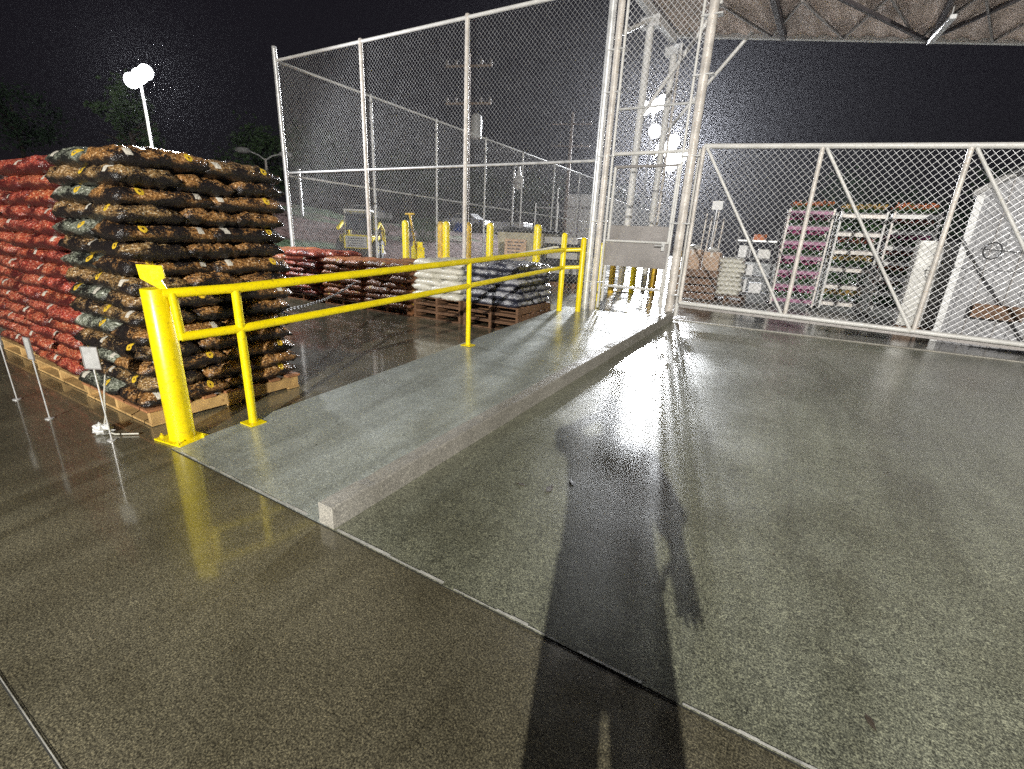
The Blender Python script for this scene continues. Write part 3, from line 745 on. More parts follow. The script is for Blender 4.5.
def flood(label, base, top, target, power, r, heads, size=.42, ang=150, arm=.0, group='lit lamp poles', col=(.93, .96, 1.0)):
    t = thing('lamp_post', label, 'lamp post', base, 0, group)
    x, y, z = base
    mb = MB(); mb.tube((x, y, z), (x, y, top), r * 1.25, 12, r * .8); part(mb, 'pole', M['whitepaint'], t)
    mb = MB(); mb.lathe((x, y, z), [(r * 3, 0), (r * 3, .03), (r * 2, .05), (r * 1.6, .12)], 12); part(mb, 'base', M['galv'], t)
    d = (Vector(target) - Vector((x, y, top))); d.z = 0; d.normalize(); n = Vector((-d.y, d.x, 0))
    for (s_, dz, lens) in heads:
        c = Vector((x, y, top + dz)) + n * s_
        fr = MB(); rot = Matrix.Translation(c) @ (d + Vector((0, 0, -.25))).to_track_quat('Z', 'Y').to_matrix().to_4x4()
        fr.lathe((0, 0, 0), [(size * .12, -size * .5), (size * .3, -size * .42), (size * .5, -size * .1), (size * .53, .0), (size * .5, .005)], 24); fr.v = [tuple(rot @ Vector(p)) for p in fr.v]
        h = part(fr, 'lamp_head', M['galv'], t, True)
        ln = MB(); ln.lathe((0, 0, 0), [(size * .5, .01), (size * .46, size * .14), (size * .36, size * .27), (size * .2, size * .36), (size * .05, size * .39)], 24)
        ln.v = [tuple(rot @ Vector(p)) for p in ln.v]
        ln = ln.build('lens', lens, h, True); ln.location = -t.location - h.location
        if abs(s_) > .1:
            mb = MB(); mb.tube(Vector((x, y, top + dz)), c + Vector((0, 0, .02)) - d * .1, .03, 8); part(mb, 'bracket_arm', M['galv'], t)
    lo = spot(Vector((x, y, top + heads[0][1])) + n * heads[0][0] + d * .35 + Vector((0, 0, -.1)), target, power, ang, max(.18, size * .9) if size > .15 else .09, col)
    lo.parent = t; lo.location = lo.location - t.location
    return t


flood('tall white lamp post with a glaring twin head beyond the tall sack stacks at left', (-11.95, 5.33, 0), 4.3, (-6, 5.2, .4), 1300, .03, ((0, 0, M['lens']), (-.15, -.12, M['lens']), (.12, .1, M['lens'])), .27, 165)
flood('lit lamp post seen glaring between the walk gate pipes, the lower lamp', (-18.9, 80.0, hz(-18.9, 80) - .1), 15.2, (-2.0, 5, 0), 950000, .18, ((0, 0, M['lens']), (1.5, -.4, M['lens']), (-1.4, .5, M['lens']), (.2, -1.6, M['lens']), (.1, 1.6, M['lens'])), 1.9, 50)  # extra oversized lit heads, clustered to imitate a star of glare
flood('lit lamp post with the higher lamp between the canopy posts', (-13.4, 48.0, ZT), 13.6, (-2.0, 5, 0), 70000, .13, ((0, .2, M['lens']), (.3, -1.9, M['lensdim']), (-.9, .0, M['lens']), (.7, .5, M['lens'])), 1.15, 70)  # added heads here too, grouped to widen the blob of glare
# lamp behind the photographer that throws the long shadow
flood('lit lamp post behind the photographer, out of the picture', (5.4, -15.5, 0), 6.9, (-3, 6, 0), 27000, .09, ((0, 0, M['lens']),), .14, 150, col=(1.0, .97, .9))


# unlit twin street light far left
t = thing('street_lamp', 'small unlit twin arm street lamp in front of the dark trees', 'street lamp', (-33.5, 22.0, hz(-33.5, 22)))
mb = MB(); mb.tube((-33.5, 22, 1), (-33.5, 22, 6.1), .11, 10, .08); part(mb, 'pole', M['cream'], t)
for s_, mt in ((-1, M['galv']), (1, M['white'])):
    mb = MB(); mb.path([(-33.5, 22, 6.0), (-33.5 + .45 * s_ * .6, 22 + .4 * s_ * .8, 6.3), (-33.5 + 1.0 * s_ * .6, 22 + 1.0 * s_ * .8, 6.5)], .05, 8); part(mb, 'arm', M['galv'], t)
    mb = MB(); mb.ball((-33.5 + 1.35 * s_ * .6, 22 + 1.35 * s_ * .8, 6.5), (.5, .5, .22), 10, 6); part(mb, 'lamp_head', mt, t)


# ------------------------------------------------------------------ utility poles
def upole(label, x, y, z0, top, r, arms, tx=False, rz=.3):
    t = thing('utility_pole', label, 'utility pole', (x, y, z0), 0, 'utility poles beyond the fence')
    mb = MB(); mb.tube((x, y, z0), (x, y, top), r * 1.2, 10, r * .8); part(mb, 'pole', M['creosote'], t)
    u = Vector((math.cos(rz), math.sin(rz), 0))
    for (z, w) in arms:
        c = Vector((x, y, z)); mb = MB(); mb.tube(c - u * w, c + u * w, .065, 6); a = part(mb, 'crossarm', M['creosote'], t)
        mb = MB()
        for k in (-.95, -.55, .55, .95): q = c + u * (w * k); mb.lathe((q.x, q.y, z + .08), [(.04, 0), (.09, .06), (.05, .12), (.08, .17), (.02, .25)], 8)
        part(mb, 'insulator', M['plate'], a)
    if tx:
        mb = MB(); q = Vector((x, y, top * .62)) + u * .5; mb.lathe((q.x, q.y, q.z), [(.3, 0), (.32, .1), (.32, 1.1), (.28, 1.2), (.1, 1.3)], 14); part(mb, 'transformer', M['greysign'], t)
    return t


upole('tall utility pole with two crossarms and a transformer behind the middle fence post', -17.5, 24.3, hz(-17.5, 24.3) - .1, 11.2, .11, ((10.6, 1.35), (8.75, 1.35)), True)
upole('distant utility pole with two crossarms left of the gate pipes', -22.5, 50, hz(-22.5, 50) - .1, 14.4, .2, ((13.3, 2.1), (11.2, 2.1)))
# small lamp hanging on a pole outside the side fence
t = thing('lantern', 'pale hooded lamp hanging on a post beyond the side fence', 'lamp', (-14.2, 24.2, .5))
mb = MB(); mb.tube((-14.2, 24.2, .5), (-14.2, 24.2, 5.2), .05, 8); mb.path([(-14.2, 24.2, 5.2), (-14.1, 24.2, 5.5), (-13.85, 24.2, 5.45)], .03, 6); part(mb, 'pole', M['galv'], t)
mb = MB(); mb.lathe((-13.9, 24.2, 4.15), [(.02, 0), (.2, .05), (.24, .3), (.3, .5), (.12, .8), (.05, 1.2)], 14); part(mb, 'shade', M['whitepaint'], t)
# thin posts and an H shaped sign frame beyond the side fence
for i, (x, y, h, lab) in enumerate(((-15.5, 29.5, 3.9, 'low goal shaped pipe frame beyond the side fence, left one'), (-16.0, 34.0, 4.0, 'low goal shaped pipe frame beyond the side fence, right one'))):
    t = thing('pipe_frame', lab, 'pipe frame', (x, y, .6), 0, 'pipe frames beyond the side fence')
    mb = MB(); mb.tube((x, y, .4), (x, y, h), .05, 8); mb.tube((x + 1.5, y + .4, .4), (x + 1.5, y + .4, h), .05, 8); part(mb, 'leg', M['galv'], t)
    mb = MB(); mb.tube((x, y, h - .3), (x + 1.5, y + .4, h - .3), .045, 8); part(mb, 'crossbar', M['galv'], t)
for x, y, h, lab in ((-24.5, 18.0, 4.6, 'thin bare pole on the bank behind the second fence post'), (-17.2, 36.5, 5.6, 'thin bare pole near the distant utility pole')):
    mb = MB(); mb.tube((x, y, hz(x, y) - .2), (x, y, h), .07, 8); mb.ball((x, y, h), .09, 8, 6); tag(mb.build('metal_pole', M['galv'], smooth=True), lab, 'pole')


# ------------------------------------------------------------------ yard bollards
def bollard(x, y, z0, top, r, mat, label, group):
    mb = MB(); mb.lathe((0, 0, 0), [(r, 0), (r, top - z0 - r), (r * .92, top - z0 - r * .55), (r * .7, top - z0 - r * .22), (r * .35, top - z0 - .01), (.005, top - z0)], 18)
    o = mb.build('bollard', mat, smooth=True); o.location = (x, y, z0); return tag(o, label, 'bollard', group)


bg = 'yellow bollards in the yard'
for x, y, mt, lab in ((-8.62, 9.3, 'yellow', 'yellow bollard behind the fence, leftmost, beside the yellow pallet jack'), (-7.56, 9.42, 'rusty', 'dull rust streaked bollard left of its brighter twin behind the fence'), (-7.30, 9.3, 'yellow', 'bright yellow bollard of the close pair behind the fence'), (-6.72, 9.4, 'rusty', 'rusty bollard half hidden behind the middle tall fence post'), (-6.03, 9.3, 'yellow', 'yellow bollard behind the fence, left of the tan bin'), (-4.80, 9.3, 'yellow', 'yellow bollard in front of the tan bin behind the fence')):
    bollard(x, y, ZT - .004, 1.86, .085, M[mt], lab, bg)
for x, y, mt, lab, tp in ((-3.42, 9.6, 'yellow', 'yellow bollard just behind the left walk gate pipes', 1.55), (-3.72, 11.4, 'rusty', 'brownish bollard seen under the gate plate, first from left', 1.5), (-3.33, 11.9, 'yellow', 'yellow bollard seen under the gate plate, second from left', 1.5), (-2.93, 12.4, 'rusty', 'brownish bollard seen under the gate plate, third from left', 1.5), (-2.45, 12.7, 'rusty', 'brownish bollard seen under the gate plate, rightmost', 1.5)):
    bollard(x, y, ZT - .004, tp, .075, M[mt], lab, bg)

# ------------------------------------------------------------------ yard machines and loads
# compact yellow loader on the bank foot
t = thing('loader', 'small yellow and grey loader parked behind the second tall fence post', 'loader', (-14.9, 13.5, hz(-14.9, 13.5)), R(35))
zb = 0
mb = MB(); mb.box((0, 0, .62), (1.25, 1.5, .5)); part_ = mb.build('body', M['yellow'], t, False, .04)
mb = MB(); mb.box((0, -.77, .62), (.8, .04, .42)); g = mb.build('grille', M['greysign'], t, bevel=.01)
mb = MB()
for k in range(4): mb.box((0, -.80, .48 + .09 * k), (.62, .02, .03))
mb.build('louvre', M['dark'], g)
mb = MB()
for sx in (-.5, .5):
    for sy in (-.5, .5): mb.tube((sx, sy, .85), (sx * .9, sy * .9, 1.75), .04, 8)
mb.box((0, 0, 1.78), (1.05, 1.1, .07)); mb.build('cab', M['whitepaint'], t, False, .01)
mb = MB(); mb.box((0, -.47, 1.35), (.86, .02, .6)); mb.build('window', M['glass'], t)
for sx in (-.72, .72):
    mb = MB(); mb.path([(sx, -.5, 1.1), (sx, .2, 1.35), (sx, .9, 1.1), (sx, 1.1, .5)], .07, 8); mb.build('lift_arm', M['yellow'], t)
mb = MB(); mb.prism([(-.7, 1.0, .15), (-.7, 1.5, .12), (-.7, 1.5, .2), (-.7, 1.1, .3), (-.7, 1.05, .7), (-.7, 1.0, .7)], (0, 0, 0), (1.4, 0, 0)); mb.build('bucket', M['plate'], t)
for sx in (-.62, .62):
    for sy in (-.5, .5):
        mb = MB(); mb.tube((sx - .13, sy, .36), (sx + .13, sy, .36), .36, 18); w = mb.build('wheel', M['black'], t, True)
        mb = MB(); mb.tube((sx - .14, sy, .36), (sx + .14, sy, .36), .17, 12); mb.build('rim', M['yellow'], w, True)
# pallet jack
t = thing('pallet_jack', 'yellow pallet jack with a slanted handle beside the leftmost yard bollard', 'pallet jack', (-9.2, 10.6, ZT), R(-40))
t.scale = (1.25, 1.25, 1.25)
mb = MB()
for s_ in (-.22, .22): mb.box((s_, .55, .12), (.16, 1.15, .06))
mb.build('fork', M['yellow'], t, False, .01)
mb = MB(); mb.box((0, -.1, .42), (.62, .22, .5)); mb.box((0, -.1, .72), (.5, .16, .12)); mb.build('body', M['yellow'], t, False, .02)
mb = MB(); mb.tube((.25, -.15, .5), (.62, -.35, 1.35), .025, 8); mb.tube((.5, -.42, 1.35), (.74, -.28, 1.35), .02, 8); mb.build('handle', M['rusty'], t, True)
mb = MB()
for s_ in (-.2, .2): mb.tube((s_ - .04, -.1, .1), (s_ + .04, -.1, .1), .10, 14)
mb.build('wheel', M['black'], t, True)
# tan bin with a notice
t = thing('waste_bin', 'large weathered tan bin with a printed notice and open dark top behind the bollards', 'bin', (-6.5, 12.0, ZT), R(4))
mb = MB(); mb.prism([(-.62, -.5, .08), (.62, -.5, .08), (.7, -.55, 1.36), (-.7, -.55, 1.36)], (0, 0, 0), (0, 1.1, 0)); mb.build('body', M['bin'], t, False, .02)
mb = MB(); mb.box((0, 0, 1.40), (1.5, 1.22, .05)); mb.build('rim', M['dark'], t, False, .01)
mb = MB()
for i in range(16):
    a = random.uniform(-.6, .6); mb.box((a, random.uniform(-.4, .4), 1.43), (random.uniform(.1, .3), .2, random.uniform(.05, .16)), random.random())
mb.build('contents', M['dark'], t)
mb = MB(); mb.box((-.12, -.55, .92), (.66, .012, .52)); nt_ = mb.build('notice', M['card'], t)
mb = MB()
for k in range(5):
    x0 = -.36
    for wd in range(4):
        L = random.uniform(.05, .14)
        if x0 + L < .14: mb.box((x0 + L / 2, -.558, 1.10 - .09 * k), (L, .006, .035))
        x0 += L + .03
mb.build('lettering', M['rustbeam'], nt_)
for sx in (-.5, .5):
    mb = MB(); mb.tube((sx - .04, -.35, .07), (sx + .04, -.35, .07), .07, 10); mb.tube((sx - .04, .45, .07), (sx + .04, .45, .07), .07, 10); mb.build('wheel', M['black'], t)
# dark load beside the bin
t = thing('wrapped_load', 'dark wrapped load with white stripes right of the tan bin', 'pallet load', (-5.2, 11.9, ZT))
for k in range(6):
    mb = MB(); mb.box((random.uniform(-.03, .03), 0, .25 + .19 * k), (.95, .9, .175)); mb.build('carton', M['dark'] if k % 2 == 0 else M['greywrap'], t, False, .02)
mb = MB(); mb.box((0, 0, .07), (1.0, 1.0, .13)); mb.build('base', M['wooddark'], t)
# plank lying across the far stack
mb = MB(); mb.prism([(-4.72, 7.05, 1.14), (-4.66, 7.12, 1.14), (-4.66, 7.12, 1.16), (-4.72, 7.05, 1.16)], (0, 0, 0), (1.0, .85, .28)); tag(mb.build('timber_lath', M['whitewrap']), 'thin pale lath leaning over the low navy stack', 'lath')


# flowers on racks
def fl_mat(name, a, b_):
    mt, nt, b = base_mat(name, a, .6); v = coords(nt)
    nt.links.new(ramp(nt, noise(nt, v, 30, 2), [(.4, a), (.6, b_)]), b.inputs['Base Color']); return mt
M['pink'] = fl_mat('pink petals', (.38, .03, .17), (.55, .14, .3)); M['orange'] = fl_mat('orange petals', (.45, .10, .03), (.48, .17, .06))
M['gold'] = fl_mat('yellow petals', (.42, .26, .05), (.5, .34, .14)); M['green'] = fl_mat('plant leaves', (.015, .05, .012), (.04, .10, .025)); M['rosy'] = fl_mat('red petals', (.22, .04, .03), (.36, .10, .06))
M['pot'] = worn('tray plastic', (.05, .04, .04), .5)


def tray_mesh(mat_a, seed, w, d, h, dens):
    """a nursery tray, foliage and petals in one small mesh"""
    rnd = random.Random(seed); bm_v, bm_f, mi = [], [], []
    mb = MB(); mb.box((0, 0, .03), (w, d, .06)); fi = [0] * len(mb.f)
    for k in range(dens):
        x, y = rnd.uniform(-w / 2, w / 2), rnd.uniform(-d / 2, d / 2); z = .05 + rnd.random() ** .8 * h * (.8 + .25 * abs(math.sin(x * 19 + seed) * math.cos(y * 13 + seed)))
        s_ = rnd.uniform(.018, .04); a = Vector((rnd.gauss(0, 1), rnd.gauss(0, 1), rnd.gauss(0, 1))).normalized(); b_ = a.orthogonal().normalized(); c = Vector((x, y, z))
        n0 = len(mb.f); mb.add([c - a * s_ - b_ * s_ * .5, c - b_ * s_ * .8 + a * s_ * .2, c + a * s_, c + b_ * s_ * .8], [(0, 1, 2, 3)])
        fi.append(1 if z > .05 + h * .52 and rnd.random() < .8 else 2)
    me = bpy.data.meshes.new('flower_tray'); me.from_pydata(mb.v, [], mb.f)
    for mt in (M['pot'], M[mat_a], M['green']): me.materials.append(mt)
    for p, i in zip(me.polygons, fi): p.material_index = i
    return me


def rack(x, y, w, d, h, n, label, words, cols, rz, post, shelfmat):
    t = thing('flower_rack', label, 'plant rack', (x, y, ZT), rz, 'flower racks behind the sliding gate')
    for sx in (-1, 1):
        for sy in (-1, 1):
            mb = MB(); mb.box((sx * w / 2, sy * d / 2, h / 2 + .06), (.035, .035, h)); mb.build('upright', post, t)
    cs = math.cos(rz); sn = math.sin(rz)
    for k in range(n):
        z = .16 + (h - .2) * k / (n - 1)
        mb = MB(); mb.box((0, 0, z), (w - .04, d, .03)); mb.box((0, -d / 2 - .004, z + .01), (w - .04, .012, .07)); mb.build('shelf', shelfmat, t)
        gap = (h - .2) / (n - 1)
        for s_, sw in ((-1, 'left'), (1, 'right')):
            cc = cols[k % len(cols)]
            if cc is None: continue
            me = tray_mesh(cc, int(x * 100) + k * 7 + s_ + 50, w * .46, d * .85, min(gap * .8, .3) if k < n - 1 else .2, 230)
            o = bpy.data.objects.new('flower_tray', me); COL.objects.link(o)
            lx = s_ * w * .235; o.location = (x + lx * cs, y + lx * sn, ZT + z + .016); o.rotation_euler = (0, 0, rz)
            colour = {'pink': 'pink', 'orange': 'orange', 'gold': 'yellow', 'green': 'green leafy', 'rosy': 'red'}[cc]
            lev = 'bottom' if k == 0 else ('top' if k == n - 1 else ORD[k])
            tag(o, f'{colour} flower tray, {sw} half of the {lev} shelf on the {words} rack', 'flower tray', 'flower trays on the racks')
    mb = MB()
    for sx in (-1, 1):
        for sy in (-1, 1): mb.lathe((sx * w / 2, sy * d / 2, 0), [(.03, 0), (.045, .02), (.045, .05), (.03, .06)], 10)
    mb.build('caster', M['black'], t)
    return t


M['pinkshelf'] = worn('dull pink shelf', (.30, .10, .2), .5, 0, .3, 9)
rack(.22, 12.25, .80, .55, 2.02, 7, 'pink shelved rack of flowers, left of three behind the sliding gate', 'left pink', ['pink', 'pink', 'pink', 'pink', 'pink', 'pink', 'orange'], R(4), M['cream'], M['pinkshelf'])
rack(1.14, 12.4, .76, .55, 1.98, 6, 'cream shelved rack with yellow and green plants, middle of three behind the gate', 'middle', ['gold', 'green', 'gold', 'rosy', 'green', 'gold'], R(4), M['whitepaint'], M['cream'])
rack(1.97, 12.3, .72, .55, 1.98, 7, 'cream shelved rack with red, pink and orange plants beside the white wrapped column', 'right', ['green', 'rosy', 'orange', 'rosy', 'pink', 'rosy', 'orange'], R(4), M['cream'], M['whitepaint'])
# cart of white goods
t = thing('garden_cart', 'dark shelved cart with white goods left of the pink flower rack', 'cart', (-.72, 12.7, ZT), R(5))
mb = MB()
for sx in (-.42, .42):
    for sy in (-.25, .25): mb.box((sx, sy, .85), (.03, .03, 1.65))
mb.build('frame', M['dark'], t)
for k, mt in enumerate(('dark', 'white', 'dark', 'white')):
    mb = MB(); mb.box((0, 0, .2 + .4 * k), (.84, .52, .035)); s_ = mb.build('shelf', M['galv'] if k == 3 else M['dark'], t)
tt = ((-.18, .2, .30, 'white'), (.15, .2, .22, 'white'), (-.1, .6, .24, 'white'), (.2, 1.0, .2, 'whitewrap'), (-.22, 1.0, .26, 'white'), (.05, 1.4, .12, 'orange'))
for i, (dx, z, h, mt) in enumerate(tt):
    mb = MB(); mb.box((0, 0, h / 2), (.26, .36, h)); mb.box((0, 0, h + .006), (.27, .37, .012)); o = mb.build('carton', M[mt], None, False, .012); o.location = (-.72 + dx, 12.69, ZT + .018 + z); o.rotation_euler = (0, 0, R(5))
    tag(o, ['tall white carton on the cart bottom, left', 'low white carton on the cart bottom, right', 'white carton on the second shelf of the cart', 'small cream carton on the third shelf of the cart', 'white carton left on the third shelf of the cart', 'flat orange carton on the top shelf of the cart'][i], 'carton', 'cartons on the garden cart')
# cardboard boxes on a dark crate, white sacks, tools
t = thing('crate', 'dark slatted crate under two cardboard boxes right of the walk gate', 'crate', (-1.78, 12.25, ZT))
for k in range(4):
    mb = MB(); mb.box((0, -.42, .09 + .17 * k), (.86, .03, .13)); mb.box((0, .42, .09 + .17 * k), (.86, .03, .13)); mb.box((.42, 0, .09 + .17 * k), (.025, .8, .13)); mb.box((-.42, 0, .09 + .17 * k), (.025, .8, .13)); mb.build('slat', M['wooddark'], t)
mb = MB(); mb.box((0, 0, .675), (.84, .84, .02)); mb.build('lid', M['wooddark'], t)
for i, (x, h) in enumerate(((-2.0, .46), (-1.57, .42))):
    t = thing('cardboard_box', ['left', 'right'][i] + ' tall cardboard box standing on the dark crate', 'box', (x, 12.2, ZT + .686), 0, 'cardboard boxes on the crate')
    mb = MB(); mb.box((0, 0, h / 2), (.36, .4, h)); mb.build('body', M['card'], t, False, .008)
    mb = MB(); mb.box((0, 0, h + .004), (.36, .05, .006)); mb.box((0, -.202, h - .06), (.05, .004, .12)); mb.build('tape', M['cream'], t)
    mb = MB(); mb.ball((0, 0, h + .05), (.14, .14, .06), 10, 6); mb.build('white_bag', M['whitewrap'], t, True)
for k in range(8):
    me = random.choice(BAGS['white']); o = bpy.data.objects.new('bag', me); COL.objects.link(o); o.location = (-1.12 + random.uniform(-.03, .03), 12.35, ZT + .2 + .105 * k); o.rotation_euler = (0, 0, random.uniform(-.1, .1)); o.scale = (.85, 1.2, .9)
    tag(o, f"white sack, {'top' if k == 7 else ORD[k]} of the white pile beside the cardboard boxes", 'bag', 'sacks in the white pile behind the gate')
pallet((-1.12, 12.35, ZT + .003), 'pallet under the white pile beside the cardboard boxes', M['wooddark'], M['wooddark'], .8, .8)
for i, (x, y, h) in enumerate(((-1.98, 12.75, 2.0), (-1.86, 12.8, 1.95), (-1.72, 12.75, 2.05), (-1.58, 12.8, 1.9))):
    t = thing('rake', ['first', 'second', 'third', 'fourth'][i] + ' pale handled garden tool from the left, upright behind the cardboard boxes', 'garden tool', (x, y, ZT), 0, 'garden tools behind the boxes')
    mb = MB(); mb.tube((0, 0, .1), (.05, 0, h), .018, 8); mb.build('handle', M['cream'], t, True)
    mb = MB(); mb.box((0, 0, .06), (.2, .03, .1)); mb.build('head', M['dark'], t)
t = thing('notice', 'small square white notice on a thin post right of the walk gate pipes', 'sign', (-1.75, 12.95, ZT))
mb = MB(); mb.tube((0, 0, 0), (0, 0, 2.15), .018, 8); mb.build('post', M['galv'], t)
mb = MB(); mb.box((0, -.03, 2.2), (.24, .008, .2)); mb.build('placard', M['white'], t)
# wrapped columns
def wrapped(name, label, x, y, w, d, h, mat, rz=0):
    t = thing(name, label, 'pallet load', (x, y, ZT), rz)
    mb = MB(); nz, nn = 18, 28
    for i in range(nz + 1):
        z = .15 + (h - .15) * i / nz
        for k in range(nn):
            a = 2 * math.pi * k / nn; c_, s_ = math.cos(a), math.sin(a); e = .1
            px = math.copysign(abs(c_) ** e, c_) * w / 2; py = math.copysign(abs(s_) ** e, s_) * d / 2
            j = 1 + .035 * mnoise.noise(Vector((px * 5, py * 5, z * 6))); mb.v.append((px * j, py * j, z))
    for i in range(nz):
        for k in range(nn): mb.f.append((i * nn + k, i * nn + (k + 1) % nn, (i + 1) * nn + (k + 1) % nn, (i + 1) * nn + k))
    mb.f.append(tuple(nz * nn + k for k in range(nn)))
    mb.build('wrap', mat, t, True)
    mb = MB(); mb.box((0, 0, .07), (w, d, .13)); mb.build('base', M['wooddark'], t)
    return t
wrapped('wrapped_load', 'narrow white wrapped column of goods right of the flower racks', 1.84, 9.75, .24, .3, 1.46, M['whitewrap'])
wrapped('wrapped_load', 'grey wrapped block between the white column and the white shed', 2.22, 10.0, .44, .6, 1.46, M['greywrap'])

# white shed
t = thing('shed', 'white boarded shed with a pitched roof behind the right end of the sliding gate', 'shed', (2.13, 9.25, ZT), R(-17))
W_, D_, E_ = 2.8, 4.0, 2.08; RG = E_ + 1.0
mb = MB(); mb.prism([(0, 0, 0), (W_, 0, 0), (W_, 0, E_), (W_ / 2, 0, RG), (0, 0, E_)], (0, 0, 0), (0, D_, 0)); wl = mb.build('wall', M['shedpaint'], t)
for k in range(1, 18):
    mb = MB(); x = W_ * k / 18 ; top = E_ + (RG - E_) * (1 - abs(x - W_ / 2) / (W_ / 2)); mb.box((x, -.006, top / 2), (.045 if k % 2 else .012, .016, top - .03)); mb.build('batten', M['shedpaint'] if k % 2 else M['plate'], wl)
mb = MB(); mb.box((.03, -.02, E_ / 2), (.085, .04, E_)); mb.build('corner_trim', M['white'], t, False, .008)
for s_ in (0, 1):
    mb = MB(); a = Vector((0, 0, E_)) if s_ == 0 else Vector((W_, 0, E_)); r_ = Vector((W_ / 2, 0, RG)); o_ = (a - r_).normalized() * .06
    mb.prism([a + o_ + Vector((0, 0, .004)), r_ + Vector((0, 0, .004)), r_ + Vector((0, 0, .09)), a + o_ + Vector((0, 0, .09))], (0, -.12, 0), (0, D_ + .12, 0)); mb.build('roof', M['greywrap'], t)
# slatted planter box on the shed wall
t = thing('planter_box', 'brown slatted planter box fixed to the white shed wall', 'planter', (2.68, 9.0, 0), R(-17))
for k in range(3):
    mb = MB(); mb.box((0, -.06, .80 + .065 * k), (.52, .03, .055)); mb.build('slat', M['wooddark'], t)
mb = MB(); mb.box((0, .0, .87), (.5, .10, .18)); mb.build('trough', M['woodred'], t)
mb = MB()
for sx in (-.18, .18): mb.box((sx, .08, .86), (.03, .10, .2))
mb.build('bracket', M['dark'], t)

# ------------------------------------------------------------------ beyond the yard: trailers, cars, trees
def trailer(label, x, y, z, L, W, Hh, rz, group):
    t = thing('box_trailer', label, 'trailer', (x, y, z), rz, group)
    mb = MB(); mb.box((0, 0, 1.0 + Hh / 2), (L, W, Hh)); b_ = mb.build('body', M['white'], t, False, .03)
    mb = MB()
    for k in range(14):
        for sy in (-1, 1): mb.box((-L / 2 + L * (k + .5) / 14, sy * (W / 2 + .006), 1.0 + Hh / 2), (.05, .012, Hh - .1))
    mb.build('rib', M['whitepaint'], b_)
    mb = MB(); mb.box((0, 0, .9), (L * .95, .9, .16)); mb.build('chassis', M['dark'], t)
    for dx in (-L * .38, -L * .27):
        for sy in (-1, 1):
            mb = MB(); mb.tube((dx, sy * W * .32, .5), (dx, sy * W * .5, .5), .5, 18); w = mb.build('wheel', M['black'], t, True)
            mb = MB(); mb.tube((dx, sy * W * .5, .5), (dx, sy * W * .51, .5), .25, 12); mb.build('rim', M['galv'], w, True)
    for sy in (-.6, .6):
        mb = MB(); mb.box((L * .3, sy, .45), (.1, .1, .9)); mb.build('landing_leg', M['dark'], t)
    mb = MB(); mb.box((L * .3, 0, .02), (.3, 1.4, .04)); mb.build('foot', M['dark'], t)
    return t
trailer('white box trailer glimpsed above the gate plate, nearer one', -13.9, 38.0, .6, 9, 2.4, 3.2, R(92), 'white trailers beyond the side fence')
trailer('white box trailer glimpsed above the gate plate, farther one', -14.0, 49.0, .6, 9, 2.4, 3.2, R(90), 'white trailers beyond the side fence')
t = trailer('low white trailer parked beyond the bin on the bank', -22.9, 37.5, .92, 4.9, 2.0, .95, R(4), None)


def car(label, x, y, z, rz, mat):
    t = thing('parked_car', label, 'car', (x, y, z), rz, 'cars parked beyond the yard')
    prof = [(-2.1, .35), (-2.15, .75), (-1.9, .95), (-1.2, 1.0), (-.7, 1.42), (.6, 1.45), (1.3, 1.0), (2.0, .9), (2.15, .6), (2.1, .35)]
    mb = MB(); mb.prism([(a, -.85, b_) for a, b_ in prof], (0, 0, 0), (0, 1.7, 0)); mb.build('body', mat, t, False, .06)
    for sy in (-.856, .856):
        mb = MB(); mb.prism([(-1.05, sy - .004, 1.02), (-.65, sy - .004, 1.34), (.52, sy - .004, 1.36), (1.05, sy - .004, 1.02)], (0, 0, 0), (0, .008, 0))
        mb.build('window', M['glass'], t)
    for dx in (-1.3, 1.3):
        for sy in (-.75, .75):
            mb = MB(); mb.tube((dx, sy - .12, .33), (dx, sy + .12, .33), .33, 16); mb.build('wheel', M['black'], t, True)
    return t
car('white car parked on the bank beside the yellow loader', -33.5, 31.2, hz(-33.5, 31.2), R(15), M['white'])
car('white car parked on the bank behind the middle tall fence post', -25.5, 35.5, hz(-25.5, 35.5), R(8), M['white'])
t = thing('tarp_bundle', 'blue tarp bundle on the bank left of the bollard pair', 'tarp', (-22.5, 30.3, hz(-22.5, 30.3)))
mb = MB(); mb.ball((0, 0, .3), (.55, .4, .36), 14, 9); mb.v = [tuple(Vector(p) * (1 + .3 * mnoise.noise(Vector(p) * 4))) for p in mb.v]; mb.build('cover', M['blue'], t, True)


